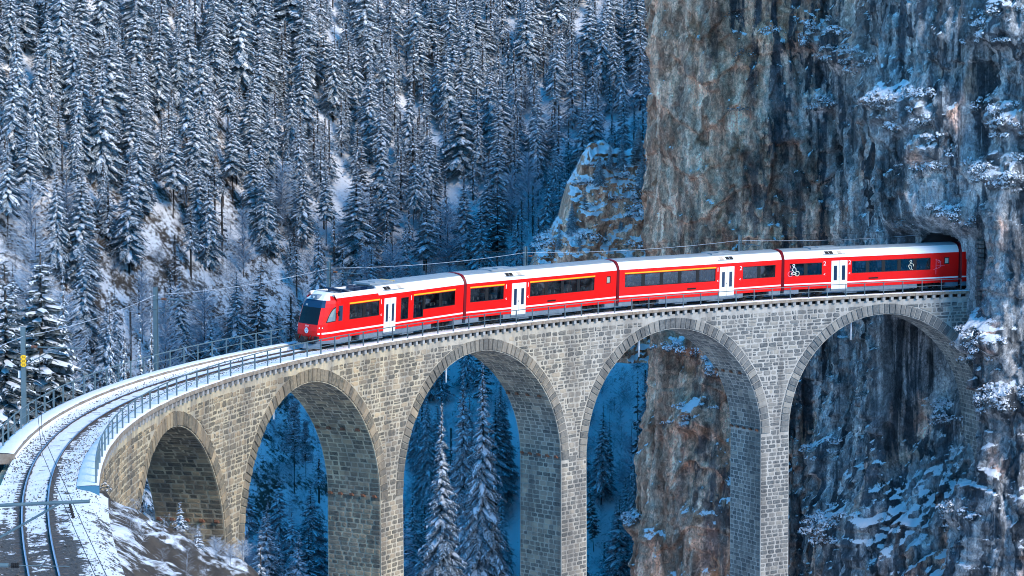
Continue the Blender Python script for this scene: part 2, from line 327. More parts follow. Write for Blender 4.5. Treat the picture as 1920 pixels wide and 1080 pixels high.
# cliff: a plan curve raised up, pushed in and out by ribs, gullies and ledges
CP = np.array([(60, 380), (38, 300), (24, 258), (16.2, 232), (14.4, 223), (14.9, 217.5), (20, 214), (28, 212.5), (31.5, 211.2), (33.0, 206), (_pa[0], _pa[1]), (_pb[0], _pb[1]), (42.2, 186.4), (45, 184.6), (53, 183), (72, 181), (112, 170), (160, 140)])
_d = np.concatenate([[0], np.cumsum(np.hypot(*np.diff(CP, axis=0).T))])
tfine = np.arange(0, _d[-1], .05)
cx = np.interp(tfine, _d, CP[:, 0]); cy = np.interp(tfine, _d, CP[:, 1])
ker = np.exp(-np.linspace(-2.4, 2.4, 25) ** 2); ker /= ker.sum()
cx = np.convolve(np.pad(cx, 12, 'edge'), ker, 'valid'); cy = np.convolve(np.pad(cy, 12, 'edge'), ker, 'valid')
ctx = np.gradient(cx); cty = np.gradient(cy); tl = np.hypot(ctx, cty) + 1e-9; ctx /= tl; cty /= tl
T_EDGE = _d[4]; T_PORT0, T_PORT1 = _d[10], _d[11]
BULGE = [(1555, 75, 9, 5, 1.6), (1600, 110, 6, 3, 1.5), (1750, 215, 8, 4.5, 2.2), (1700, 190, 4, 2, 1.6), (1770, 290, 4, 4, 1.5), (1880, 60, 7, 5, 1.8), (1890, 230, 5, 4, 1.6), (1890, 330, 5, 4, 1.5), (1810, 405, 3.5, 1.6, 1.2),
         (1860, 640, 5, 5, 2.2), (1830, 700, 4, 5, 1.8), (1890, 760, 5, 4, 1.6), (1735, 775, 2.5, 4, 1.3), (1590, 860, 2.5, 6, 1.5), (1640, 990, 5, 5, 1.6), (1830, 960, 5, 3, 1.3), (1350, 690, 2, 3, 1.6), (1280, 650, 3, 2, 1.4), (1310, 790, 3.4, 4, 2.0), (1210, 985, 3, 3, 1.2), (1540, 200, 4, 2, 1)]
def tmap(px, py):
    """curve parameter and height where the pixel's ray meets the plan curve"""
    D = 200.
    for _ in range(6):
        p = at(px, py, D); vis = tfine > T_EDGE
        pxs = 960 + 4059.26 * cx / cy; j = np.argmin(np.where(vis, np.abs(pxs - px), 1e9)); D = cy[j]
    return tfine[j], at(px, py, D).z, j
BU = [(*tmap(a, b)[:2], w * .55, h * .55, d) for a, b, w, h, d in BULGE]
def CLIFF(t, z):
    sh_ = .45 + .55 * sst(T_EDGE + 10, T_EDGE + 22, t)
    e = 2.4 * (ridge(t / 8.5 + .04 * z, z / 40, 3, 21) - .6) + 1.0 * fbm(t / 3.2, z / 14, 5, 22) + .7 * (ridge(t / 1.7, z / 4.5, 4, 23) - .6) + .5 * fbm(t / .8, z / 1.1, 4, 28, .65) + .38 * (ridge(t / .75 + .15 * z, z / 2.6, 3, 35) - .6)
    wx_ = t + 1.2 * fbm(t / 3, z / 5, 3, 51); wz_ = z + 2.0 * fbm(t / 4, z / 6, 3, 52) + .25 * t
    e = e + sh_ * 1.0 * blocks(wx_ / 3.4, wz_ / 9.5, 53) + sh_ * .55 * blocks(wx_ / 1.3 + 5, wz_ / 3.2, 54) + sh_ * .3 * blocks(wx_ / .55, wz_ / .8 + 3, 55)
    w = z + 9 * fbm(t / 6, z / 14, 4, 24) + .38 * (t - T_EDGE) * sst(4, -6, z) * sst(T_EDGE + 12, T_EDGE + 24, t); saw = (w / 4.6) % 1.0
    e = e + (.5 + .9 * vn(t / 6, z / 11, 25)) * (1 - saw) ** 1.6 * .5 * sst(.35, .7, vn(t / 5, z / 7, 29))
    saw2 = ((z + 1.6 * fbm(t / 2.5, z / 5, 3, 26)) / 1.7) % 1.0
    e = e + sh_ * .2 * (1 - saw2) * vn(t / 2.2, z / 4, 27)
    for bt, bz, bw, bh, bd in BU:
        q = np.exp(-((t - bt) / bw) ** 2); v = (z - bz) / bh
        e = e + bd * q * np.where(v > 0, np.exp(-v * v * 1.4), np.exp(-v * v * 5)) * (.7 + .6 * vn(t * 1.1, z * 1.3, 31))
    port = sst(T_PORT0 - 1, T_PORT0 + 1.5, t) * sst(T_PORT1 + 1.5, T_PORT1 - .5, t)
    e = e * (1 - port * .96 * sst(-14, -6, z) * sst(11, 6.0, z))
    e = e - port * 4.5 * sst(-.3, -1.8, z)
    e = e + port * (4.5 + 4 * fbm(t / 2.2, z / 3, 4, 33)) * sst(-5.5, -27, z + 5 * fbm(t / 1.5, z / 4, 3, 34)) + port * 2.5 * sst(6.2, 8.5, z)
    e = e + 2.6 * sst(-6, -26, z) * sst(T_EDGE + 6, T_EDGE + 16, t) + 2.5 * sst(-12, -40, z)
    e = e - .8 * sst(10, 60, z)
    return e
def cliff_point(t, z):
    j = np.clip((np.asarray(t) / .05).astype(int), 0, len(tfine) - 1); e = CLIFF(np.asarray(t, float), np.asarray(z, float))
    return np.stack([cx[j] + cty[j] * e, cy[j] - ctx[j] * e, np.broadcast_to(z, e.shape)], -1)
tt = np.unique(np.concatenate([np.arange(0, T_EDGE - 14, 3.), np.arange(T_EDGE - 14, _d[14] + 4, .13), np.arange(_d[14] + 4, _d[-1] - 1, 3.)]))
zz = np.unique(np.concatenate([np.arange(-52, -29, 1.2), np.arange(-29, 33, .16), np.arange(33, 72, 1.5)]))
Tg, Zg = np.meshgrid(tt, zz, indexing='ij'); V = cliff_point(Tg, Zg); n_, m_ = Tg.shape; ii = np.arange(n_ * m_).reshape(n_, m_)
F = np.stack([ii[:-1, :-1], ii[1:, :-1], ii[1:, 1:], ii[:-1, 1:]], -1).reshape(-1, 4); V = V.reshape(-1, 3)
cs, cr = track_sr(V[:, 0], V[:, 1]); hz = V[:, 2] - GR * cs
hole = (((np.abs(cr) < 2.32) & (hz < 2.6)) | (np.hypot(cr, hz - 2.55) < 2.3)) & (hz > -.7) & (cs > 69) & (V[:, 0] > 33)
F = F[~hole[F].any(1)]
tag(link('cliff_face', npmesh('cliff_face', V, F, [M_CLIFF], smooth=True)), kind='structure')

# ------------------------------------------------------------------ viaduct
RN, RF, SE0, SE1, SEC = -2.46, 2.2, -50.5, 76.15, 83.          # near and far wall planes, ends of the masonry
ARC = [-20.7, 1.4, 23.55, 45.72, 67.9]; AR = 9.62; ZSP = -11.45; RING = .95; ZB = -48.0; ZTOP = -.62
def wallr(z, r0=RN): return r0 - np.maximum(0, ZSP - z) * .006
vb = empty('viaduct', P1(22, 0, -46)); tag(vb, 'curved grey stone railway viaduct of tall round arches ending at the cliff', 'viaduct')
b = MB(); cols = []
for c in ARC:
    for k in range(33):
        th = math.pi * k / 32; cols.append((c - AR * math.cos(th), 1, c))
lo = SE0; piers = []
for c in ARC: piers.append((lo, c - AR)); lo = c + AR
piers.append((lo, SEC))
def quad(mb, a, flip=False):
    vs = PT(*np.array(a, float).T); mb.add(vs, [(0, 1, 2, 3) if not flip else (3, 2, 1, 0)])
for c in ARC:
    for k in range(32):
        s0, s1 = (c - AR * math.cos(math.pi * q / 32) for q in (k, k + 1)); z0, z1 = (ZSP + AR * math.sin(math.pi * q / 32) for q in (k, k + 1))
        quad(b, [(s0, RN, z0), (s1, RN, z1), (s1, RN, ZTOP), (s0, RN, ZTOP)])
        quad(b, [(s0, RF, z0), (s1, RF, z1), (s1, RF, ZTOP), (s0, RF, ZTOP)], True)
        for q in range(4):
            ra, rb = RN + (RF - RN) * q / 4, RN + (RF - RN) * (q + 1) / 4
            quad(b, [(s0, ra, z0), (s0, rb, z0), (s1, rb, z1), (s1, ra, z1)])
for i, (a, e) in enumerate(piers):
    n = max(2, int((e - a) / .8)); zb = ZB
    for k in range(n):
        s0, s1 = a + (e - a) * k / n, a + (e - a) * (k + 1) / n
        for z0, z1 in ((zb, ZSP), (ZSP, ZTOP)):
            quad(b, [(s0, wallr(z0), z0), (s1, wallr(z0), z0), (s1, wallr(z1), z1), (s0, wallr(z1), z1)])
            quad(b, [(s0, RF, z0), (s1, RF, z0), (s1, RF, z1), (s0, RF, z1)], True)
    for sx, zt in ((a, ZSP if i else ZTOP), (e, ZSP if i < 5 else ZTOP)):
        for z0, z1 in ((zb, zt),) if zt == ZSP else ((zb, ZSP), (ZSP, zt)):
            quad(b, [(sx, wallr(z0), z0), (sx, RF, z0), (sx, RF, z1), (sx, wallr(z1), z1)], sx == a)
n = 160
for k in range(n):
    s0, s1 = SE0 + (SEC - SE0) * k / n, SE0 + (SEC - SE0) * (k + 1) / n
    quad(b, [(s0, RN, ZTOP), (s1, RN, ZTOP), (s1, RF, ZTOP), (s0, RF, ZTOP)])
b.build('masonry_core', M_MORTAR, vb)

# stones: each an irregular block standing proud of the mortar
SURF = {'face': lambda u, v, d, c: (u, wallr(v) - d, v), 'reveal': lambda u, v, d, c: (c - d, u, v), 'reveal2': lambda u, v, d, c: (c + d, u, v),
        'soffit': lambda u, v, d, c: (c - (AR - d) * np.cos(v), u, ZSP + (AR - d) * np.sin(v)),
        'ring': lambda u, v, d, c: (c - u * np.cos(v), RN - d, ZSP + u * np.sin(v))}
pool = {'stone': [], 'voussoir': []}
SF = [(i, (i + 1) % 8, 8 + (i + 1) % 8, 8 + i) for i in range(8)]
def stone(kind, surf, c, cor, tone, prot=None, sc=(1., 1.)):
    """cor: the block's corners (u, v), anticlockwise; sc turns u, v into metres"""
    cor = np.array(cor, float); p = []
    w = abs(cor[1][0] - cor[0][0]) * sc[0]; h = abs(cor[3][1] - cor[0][1]) * sc[1]; ch = min(w, h) * .24
    for i in range(4):
        a, q, e = cor[i - 1], cor[i], cor[(i + 1) % 4]
        for o in (a, e):
            dlt = (o - q) * sc; L = np.hypot(*dlt) + 1e-6; p.append(q + (o - q) * min(.42, ch * rng.uniform(.45, 1.35) / L))
    p = np.array(p); m = p.mean(0); inset = np.clip(1 - .035 * 2 / np.maximum(np.hypot(*((p - m) * sc).T), .05), .6, .97)
    d0 = prot if prot is not None else rng.uniform(.015, .05)
    q = m + (p - m) * inset[:, None]; dp = d0 + rng.uniform(-.014, .014, 8)
    u = np.concatenate([p[:, 0], q[:, 0], [m[0]]]); v = np.concatenate([p[:, 1], q[:, 1], [m[1]]]); dd = np.concatenate([np.full(8, -.03), dp, [d0 + rng.uniform(0, .02)]])
    V = PT(*SURF[surf](u, v, dd, c)); pool[kind].append((V, tone, surf))
SFACES = [f for f in SF] + [(8 + i, 8 + (i + 1) % 8, 16) for i in range(8)]
def tonef(): return float(np.clip(rng.beta(1.25, 1.5), 0, 1))
RO = AR + RING
def ring_gap(z):
    """intervals of s kept free of wall stones at height z (arch openings with their rings)"""
    out = []
    for c in ARC:
        if z < ZSP: out.append((c - AR, c + AR))
        elif z < ZSP + RO: w = math.sqrt(RO * RO - (z - ZSP) ** 2); out.append((c - w, c + w))
    return out
z = ZTOP - .42
while z > -29:
    h = (rng.uniform(.26, .5) if z > ZSP else rng.uniform(.3, .4)); z0 = z - h; zm = z - h / 2; gz = .06 if z > ZSP else .045
    def edges(zq): return ring_gap(zq)
    lo_i = [(-46.5, None)]; segs = []; g0, g1 = edges(z0 + gz / 2), edges(z - gz / 2)
    if len(g0) != len(g1): g0 = g1 = edges(zm)
    cur0 = cur1 = SE0
    for (a0, e0), (a1, e1) in zip(g0, g1): segs.append((cur0, cur1, a0, a1)); cur0, cur1 = e0, e1
    segs.append((cur0, cur1, SE1, SE1)); segs = [(p, q, min(u_, SE1), min(v_, SE1)) for p, q, u_, v_ in segs]
    for A0, A1, B0, B1 in segs:
        am, bm = (A0 + A1) / 2, (B0 + B1) / 2
        if bm - am < .12: continue
        u = am; cuts = [am]
        while u < bm:
            u += rng.choice([rng.uniform(.24, .5), rng.uniform(.4, .8), rng.uniform(.7, 1.1)]) if z > ZSP else rng.uniform(.45, .85)
            if bm - u < .3: u = bm
            cuts.append(min(u, bm))
        for j in range(len(cuts) - 1):
            a0 = a1 = cuts[j]; b0 = b1 = cuts[j + 1]
            if j == 0: a0, a1 = A0, A1
            if j == len(cuts) - 2: b0, b1 = B0, B1
            if a0 < -46: continue
            gx = gz * rng.uniform(.6, 1.5); jz = lambda: rng.uniform(-.045, .045) if z > ZSP else rng.uniform(-.012, .012)
            if min(b0 - a0, b1 - a1) < gx + .03: continue
            if z > ZSP and rng.random() < .3 and h > .34 and b0 - a0 > .3:     # two small stones one above the other
                zc = zm + rng.uniform(-.05, .05)
                stone('stone', 'face', 0, [(a0 + gx / 2, z0 + gz / 2), (b0 - gx / 2, z0 + gz / 2), (b0 - gx / 2, zc - .02), (a0 + gx / 2, zc - .02)], tonef())
                stone('stone', 'face', 0, [(a1 + gx / 2, zc + .02), (b1 - gx / 2, zc + .02), (b1 - gx / 2, z - gz / 2), (a1 + gx / 2, z - gz / 2)], tonef())
            else:
                stone('stone', 'face', 0, [(a0 + gx / 2, z0 + gz / 2 + jz()), (b0 - gx / 2, z0 + gz / 2 + jz()), (b1 - gx / 2, z - gz / 2 + jz()), (a1 + gx / 2, z - gz / 2 + jz())], tonef())
    z = z0
for ci, c in enumerate(ARC):                                        # the side of each pier that faces back along the line, and the one behind it
    for side, uc in (('reveal', c + AR), ('reveal2', c - AR)):
        z = ZSP
        while z > (-29 if side == 'reveal' else -20):
            h = rng.uniform(.3, .42); u = RN + .02
            while u < RF - .05:
                w = rng.uniform(.45, .95); w = min(w, RF - u) if RF - u - w > .25 else RF - u
                if side == 'reveal': cor = [(u + w - .02, z - h + .012), (u + .012, z - h + .012), (u + .012, z - .012), (u + w - .012, z - .012)]
                else: cor = [(u + .02, z - h + .02), (u + w - .02, z - h + .02), (u + w - .02, z - .02), (u + .02, z - .02)]
                stone('stone', side, uc, cor, tonef(), rng.uniform(.012, .035)); u += w
            z -= h
    th = math.pi * .42
    while th < math.pi - .02:                                        # underside of the vault
        dth = rng.uniform(.3, .42) / AR; u = RN + .02
        while u < RF - .05:
            w = rng.uniform(.5, 1.0); w = min(w, RF - u) if RF - u - w > .25 else RF - u
            stone('stone', 'soffit', c, [(u + w - .015, th + .0018), (u + w - .015, th + dth - .0018), (u + .015, th + dth - .0018), (u + .015, th + .0018)], tonef(), rng.uniform(.012, .03), (1, AR)); u += w
        th += dth
    th = 0.
    while th < math.pi - .01:                                        # voussoirs of the near ring
        dth = min(rng.uniform(.48, .66) / RO, math.pi - th)
        if math.pi - th - dth < .03: dth = math.pi - th
        stone('voussoir', 'ring', c, [(AR + .02, th + dth - .0024), (AR + .02, th + .0024), (RO - rng.uniform(0, .06), th + .0024), (RO - rng.uniform(0, .06), th + dth - .0024)], .05 + .85 * tonef(), rng.uniform(.06, .11), (1, AR))
        th += dth
for kind, lst in pool.items():
    area = []
    for V, t, sf in lst:
        q, d = proj(V[8:16]); x, y = q[:, 0], q[:, 1]; a = abs(np.dot(x, np.roll(y, 1)) - np.dot(y, np.roll(x, 1))) / 2
        inside = (q[:, 0].mean() > 5) and (q[:, 0].mean() < 1915) and (q[:, 1].mean() < 1075)
        vis = sf in ('face', 'ring') or (sf == 'reveal' and q[:, 0].mean() > 270)
        area.append(a if inside and vis else 0)
    order = np.argsort(area)[::-1]; rest = []
    for k, j in enumerate(order):
        V, t, sf = lst[j]
        if k < 299 and area[j] > 0:
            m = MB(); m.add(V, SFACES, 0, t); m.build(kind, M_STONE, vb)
        else: rest.append((V, t))
    if rest:
        m = MB()
        for V, t in rest: m.add(V, SFACES, 0, t)
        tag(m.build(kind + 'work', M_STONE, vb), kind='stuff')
# coping slabs on corbels, walkway slab on the far side
CO = -2.71; s = -48.6; k = 0
while s < SE1 - .2:
    for q in range(2):
        m = MB(); uu = s + .2 + q * .83
        if uu > SE1: break
        vs = [PT(uu + i * .14, r_, z_) for i in (-1, 1) for r_ in (RN - .19 + rng.uniform(-.02, .02), RN + .1) for z_ in (-.64, -.33)]
        vs = np.array(vs); m.add(vs, [(0, 1, 3, 2), (4, 6, 7, 5), (0, 4, 5, 1), (0, 2, 6, 4)]); m.build('corbel', M_CORB, vb)
    m = MB(); e = min(s + 1.66, SE1); j = rng.uniform(-.012, .012)
    vs = [PT(a, r_, z_) for a in (s + .012, e - .012) for r_ in (CO + j, -1.85) for z_ in (-.33, -.085 + j)]
    m.add(vs, [(0, 1, 3, 2), (4, 6, 7, 5), (0, 4, 5, 1), (0, 2, 6, 4), (1, 5, 7, 3)]); m.build('coping_stone', M_COPE, vb)
    s = e; k += 1
m = MB()
for k in range(130):
    s0, s1 = -43.0 + k * .92, -43.0 + (k + 1) * .92
    vs = [PT(a, r_, z_) for a in (s0, s1) for r_ in (1.55, 2.5) for z_ in (-.3, .2)]
    m.add(vs, [(0, 1, 3, 2), (4, 6, 7, 5), (0, 4, 5, 1), (2, 3, 7, 6), (0, 2, 6, 4), (1, 5, 7, 3)])
m.build('far_walkway_slab', M_COPE, vb)
# iron brackets left in the piers, drain pipes with ice under the crowns
for ci, c in enumerate(ARC):
    for zr in ((-6.2, -11.2) if ci else (-9.1, -14.6)):
        if ci == 0 and zr < -10: pts = [1.0, -.6]
        elif zr > -8: pts = [-1.6, -.3, .9, 1.9]
        else: pts = [-2.0, -1.0, 0., 1.0, 1.9]
        if ci == 4: continue
        sr = c + (math.sqrt(AR ** 2 - max(0, zr - ZSP) ** 2) if zr > ZSP else AR)
        for r_ in pts:
            m = MB(); p = P1(sr - .17, r_, zr); q = P1(sr + .25, r_, zr); ax = (q - p).normalized(); w = Vector((-ax.y, ax.x, 0)).normalized()
            m.box((p + q) / 2, ((q - p).length / 2, .16, .055), 0, (ax, w, ax.cross(w))); m.box(p + Vector((0, 0, .08)), (.05, .13, .07), 0, (ax, w, ax.cross(w))); m.build('iron_bracket', M_RUST, vb)
    m = MB(); m.tube([P1(c - 2.6, -1.2, ZSP + 9.2), P1(c - 2.6, -1.2, ZSP + 7.4)], .11, 8, 0, True, .05); m.build('drain_pipe', M_FROST, vb)

# ------------------------------------------------------------------ track bed, rails, sleepers, snow on the walkways
def sweep(name, prof, s0, s1, ds, mats, attr=None, jit=0, smooth=True):
    sv = np.arange(s0, s1 + ds / 2, ds); rr = np.array([p[0] for p in prof]); zz_ = np.array([p[1] for p in prof])
    Sg, Rg = np.meshgrid(sv, rr, indexing='ij'); Zg_ = np.broadcast_to(zz_, Sg.shape).copy()
    if jit: Zg_ = Zg_ + jit * fbm(Sg * 2.2, Rg * 2.2, 3, 41)
    V = PT(Sg, Rg, Zg_).reshape(-1, 3); n, m = Sg.shape; i = np.arange(n * m).reshape(n, m)
    F = np.stack([i[:-1, :-1], i[1:, :-1], i[1:, 1:], i[:-1, 1:]], -1).reshape(-1, 4)[:, ::-1]
    va = {'cover': attr(Sg, Rg).ravel()} if attr else None
    return npmesh(name, V, F, mats, smooth=smooth, vattr=va)
def bedz(r):
    return np.interp(r, [-3.1, -2.4, -1.75, -1.3, -.75, -.5, .5, .75, 1.3, 1.75, 2.2, 3.3], [-.75, -.35, -.16, -.13, -.13, -.1, -.1, -.13, -.1, .0, -.25, -.8])
def cover(s, r):
    a = .76 + .15 * sst(-50, -38, s) 
    a = a - .5 * sst(-52, -70, s) * (.35 + .65 * sst(-1.9, -.9, r)) - .12 * sst(-52, -60, s) * sst(-2.2, -2.9, r) - .35 * sst(-49, -53, s) * sst(1.6, 2.6, r) + .12 * np.where(np.abs(r) < .35, 1, 0)
    a = a + .14 * sst(-48, -42, s) - .62 * np.exp(-((np.abs(r) - .6) / .15) ** 2)  # dark band by each rail: its shadow and side drawn as thinner cover
    a = a - .45 * sst(-40, -30, s) * np.exp(-((r + .62) / .2) ** 2) * .3 - .18 * np.exp(-((np.abs(r) - 1.25) / .22) ** 2)
    return a
rp = [(r, float(bedz(r))) for r in np.concatenate([np.arange(-3.1, -1.7, .2), np.arange(-1.7, 1.75, .085), np.arange(1.8, 3.3, .2)])]
tag(link('track_bed', sweep('track_bed', rp, -119, -50.4, .12, [M_BALL], cover, .09)), kind='structure')
rq = [(r, float(bedz(r))) for r in np.concatenate([[-1.9], np.arange(-1.8, 1.6, .085), [1.62]])]
tag(link('track_bed', sweep('track_bed', rq, -50.4, 77, .12, [M_BALL], cover, .09)), kind='structure')
sn = sweep('snow_on_walkway', [(-2.70, -.1), (-2.69, -.055), (-2.5, -.03), (-2.1, -.03), (-1.85, -.05), (-1.7, -.13)], -51, 76.2, .3, [M_SNOW], None, .03)
tag(link('snow_on_walkway', sn), kind='stuff')
sn = sweep('snow_on_walkway', [(1.5, -.05), (1.6, .2), (1.9, .235), (2.3, .245), (2.5, .2), (2.52, .12)], -43, 76.8, .3, [M_SNOW], None, .03)
tag(link('snow_on_walkway', sn), kind='stuff')
tk = empty('railway_track', P1(0, 0, -.2)); tag(tk, 'single narrow gauge railway track curving through snow onto the viaduct', 'railway track')
for sgn in (-1, 1):
    me = sweep('rail', [(sgn * .535 + a, z_) for a, z_ in ((-.06, -.15), (-.03, -.13), (-.035, -.03), (-.035, 0), (.035, 0), (.035, -.03), (.03, -.13), (.06, -.15))], -119, 80, .5, [M_RAILS, M_RAILT], smooth=False)
    mi = np.tile(np.array([0, 0, 0, 1, 0, 0, 0]), len(me.polygons) // 7)
    me.polygons.foreach_set('material_index', mi.astype(np.int32)); link('rail', me, tk)
s = -92.
base = None
while s < -20:
    m = MB(); c = P1(s, 0, -.155); a = (P1(s + .1, 0, -.155) - c).normalized(); w = Vector((-a.y, a.x, 0))
    for d_, hh in ((-.09, .0), (0, .035), (.09, .0)): pass
    m.add([c + w * (i * .9) + a * q + Vector((0, 0, hz_)) for i in (-1, 1) for q, hz_ in ((-.13, -.06), (-.09, .04), (.09, .04), (.13, -.06))], [(0, 1, 5, 4), (1, 2, 6, 5), (2, 3, 7, 6), (0, 3, 2, 1), (4, 5, 6, 7)])
    m.build('sleeper', M_SLEEP, tk); s += .62
# loose ballast stones lying on the snow
N = 3800; gs = np.concatenate([rng.uniform(-75, -35, 2400), rng.uniform(-35, 0, 1000), rng.uniform(0, 76, 400)])
gr_ = rng.uniform(.8, 1.75, N) * rng.choice([-1, 1], N); gr_[gs < -49] = rng.uniform(-2.8, 3.0, (gs < -49).sum())
keep = (gs < 5) | (gr_ < 0); gs, gr_ = gs[keep], gr_[keep]; N = len(gs)
sz = rng.uniform(.018, .045, N); B = PT(gs, gr_, bedz(gr_) + .02)
octa = np.array([(1, 0, 0), (-1, 0, 0), (0, 1, 0), (0, -1, 0), (0, 0, .8), (0, 0, -.8)]); of = np.array([(0, 2, 4), (2, 1, 4), (1, 3, 4), (3, 0, 4), (2, 0, 5), (1, 2, 5), (3, 1, 5), (0, 3, 5)])
V = (B[:, None, :] + octa[None] * (sz[:, None, None] * rng.uniform(.6, 1.4, (N, 6, 1)))).reshape(-1, 3); F = (of[None] + 6 * np.arange(N)[:, None, None]).reshape(-1, 3)
tag(link('loose_gravel', npmesh('loose_gravel', V, F, [M_GRAV])), kind='stuff')

# ------------------------------------------------------------------ railings, catenary
def railing(r, z, s0, s1, n, label, hgt=1.02):
    t = empty('railing', P1((s0 + s1) / 2, r, z)); tag(t, label, 'railing')
    for k in range(n + 1):
        s = s0 + (s1 - s0) * k / n; m = MB(); c = P1(s, r, z); a = (P1(s + .1, r, z) - c).normalized(); w = Vector((-a.y, a.x, 0))
        m.box(c + Vector((0, 0, hgt / 2 - .1)), (.028, .042, hgt / 2 + .08), 0, (a, w, Vector((0, 0, 1)))); m.build('post', M_STEEL, t)
    for nm, hh, rad in (('top_rail', hgt, .036), ('middle_rail', hgt * .5, .024)):
        m = MB(); m.tube(PT(np.arange(s0, s1 + .01, (s1 - s0) / (3 * n)), r, z + hh), rad, 6); m.build(nm, M_STEEL, t)
railing(-2.56, -.06, -50.4, 75.43, 66, 'blue grey steel railing along the near edge of the viaduct above the corbels')
railing(2.4, .22, -42.6, 76.0, 63, 'blue grey steel railing along the far edge of the viaduct behind the rails')
m = MB()
for s0, r0, r1, z1 in ((-50.9, -2.72, -1.72, -.06),):
    pa_ = [P1(s0, r_, z_) for z_ in (-.52, -.06) for r_ in (r0, r1)] + [P1(s0 - .06, r_, z_) for z_ in (-.52, -.06) for r_ in (r0, r1)]
    m.add(pa_, [(0, 1, 3, 2), (4, 6, 7, 5), (0, 4, 5, 1), (2, 3, 7, 6), (0, 2, 6, 4), (1, 5, 7, 3)])
m.build('end_plate', mat('blue painted plate', (.05, .17, .27), .45), vb)

def solve_s(px, r, z):
    ss_ = np.arange(-80, 78, .02); q, d = proj(PT(ss_, r, z)); return float(ss_[np.argmin(np.abs(q[:, 0] - px))])
MAST = []
for px, ytop, lab in ((45.5, 613, 'grey catenary mast with three yellow number plates beside the leftmost trees'), (293, 538, 'grey catenary mast behind the empty snowy track, between two dark spruces'),
                      (617, 490, 'grey catenary mast rising behind the cab roof of the train'), (985, 462, 'grey catenary mast rising behind the second carriage'), (1387, 440, 'grey catenary mast rising behind the third carriage against the cliff')):
    s = solve_s(px, 2.95, 0); c = P1(s, 2.95, -.6); D = c.y; top = at(px, ytop, D).z
    t = empty('catenary_mast', c); tag(t, lab, 'catenary mast', 'catenary masts along the far edge of the viaduct')
    m = MB(); a = (P1(s + .1, 2.95, 0) - P1(s, 2.95, 0)); a.z = 0; a.normalize(); w = Vector((-a.y, a.x, 0)); zc = (c.z - 1 + top) / 2; hz_ = (top - c.z + 1) / 2; up = Vector((0, 0, 1))
    for o, hw, hd in ((.1, .12, .013), (-.1, .12, .013), (0, .012, .1)): m.box(Vector((c.x, c.y, zc)) + a * o, (hd, hw, hz_), 0, (a, w, up))
    m.build('mast_post', M_STEEL, t)
    m = MB(); m.box(Vector((c.x, c.y, c.z + .2)), (.2, .2, .35), 0, (a, w, up)); m.build('mast_foot', M_CORB, t)
    ha = top - .75 if px > 100 else top - 1.05
    m = MB(); e = P1(s, -.2, 0); e.z = ha - .1; st = Vector((c.x, c.y, ha)); m.tube([st, e], .035, 6); m.tube([Vector((c.x, c.y, ha - 1.0)), st.lerp(e, .6)], .028, 6); m.build('cantilever_arm', M_STEEL, t)
    m = MB(); ip = st.lerp(e, .14); dr = (e - st).normalized()
    for q in range(5): m.tube([ip + dr * (q * .07), ip + dr * (q * .07 + .03)], .085, 8)
    m.build('insulator', M_RUST, t)
    MAST.append((s, c, top, t, a, w))
s, c, top, t, a, w = MAST[0]; toc = (Vector((0, 0, CAMZ)) - c); toc.z = 0; toc.normalize(); sid = Vector((-toc.y, toc.x, 0))
def text_mesh(txt, size, mt):
    cu = bpy.data.curves.new('lettering', 'FONT'); cu.body = txt; cu.size = size; cu.align_x = 'CENTER'; cu.align_y = 'CENTER'; cu.resolution_u = 2
    o = bpy.data.objects.new('lettering', cu); COL.objects.link(o); bpy.context.view_layer.update()
    me = bpy.data.meshes.new_from_object(o.evaluated_get(bpy.context.evaluated_depsgraph_get())); bpy.data.objects.remove(o); me.materials.clear(); me.materials.append(mt); return me
def place_text(name, txt, size, mt, origin, ux, uy, parent, world=True, bold=0):
    me = text_mesh(txt, size, mt); ux, uy = Vector(ux).normalized(), Vector(uy).normalized()
    for v in me.vertices: v.co = Vector(origin) + ux * (v.co.x * (1 + bold)) + uy * v.co.y
    return link(name, me, parent, world)
for k, (txt, yy) in enumerate((('16', 669), ('20', 676.5), ('10', 683.5))):
    p = at(45.5, yy, c.y); p = Vector((c.x, c.y, p.z)) + toc * (.16 + .012 * (k % 2)); m = MB()
    ring = [p + sid * (.15 * math.cos(q)) + Vector((0, 0, .115 * math.sin(q))) for q in [2 * math.pi * j / 20 for j in range(20)]]; bk = [q - toc * .02 for q in ring]
    m.add(ring + bk, [tuple(range(20)), tuple(range(39, 19, -1))] + [(j, 20 + j, 20 + (j + 1) % 20, (j + 1) % 20) for j in range(20)]); pl = m.build('number_plate', M_YEL, t)
    place_text('lettering', txt, .16, M_BLACK, p + toc * .006, -sid if (-sid).x > 0 else sid, (0, 0, 1), pl)
p = at(38.5, 702, c.y); m = MB(); m.box(Vector((p.x, c.y, p.z)), (.12, .015, .2), 0, (sid, toc, Vector((0, 0, 1)))); m.build('small_white_plate', M_RWHITE, t)
def wire(name, pts, label, sag, rad=.016, mt=None):
    m = MB(); out = []
    for A, B_ in zip(pts[:-1], pts[1:]):
        for k in range(8):
            f = k / 8; q = A.lerp(B_, f); q.z -= sag * 4 * f * (1 - f); out.append(q)
    out.append(pts[-1]); m.tube(out, rad, 5); tag(m.build(name, mt or M_FROST), label, 'overhead wire')
tp = [Vector((c.x, c.y, top - .5)) for s, c, top, *_ in MAST]
s5 = solve_s(1795, 2.3, 4.8)
wire('feeder_wire', [P1(-75, 2.9, 4.6) + Vector((-8, 0, 1.5))] + tp + [P1(76.4, 2.3, 4.9)], 'thin frosted feeder wire slung from mast to mast along the viaduct', .3)
cw = [P1(s_, .1 * (-1) ** k, 4.75) for k, s_ in enumerate([-118, -92, -72, -58, -46, -34, -22, -10, 2, 14, 26, 40, 55, 70, 82])]
wire('contact_wire', cw, 'thin contact wire above the middle of the track', .03, .011, M_DARK)
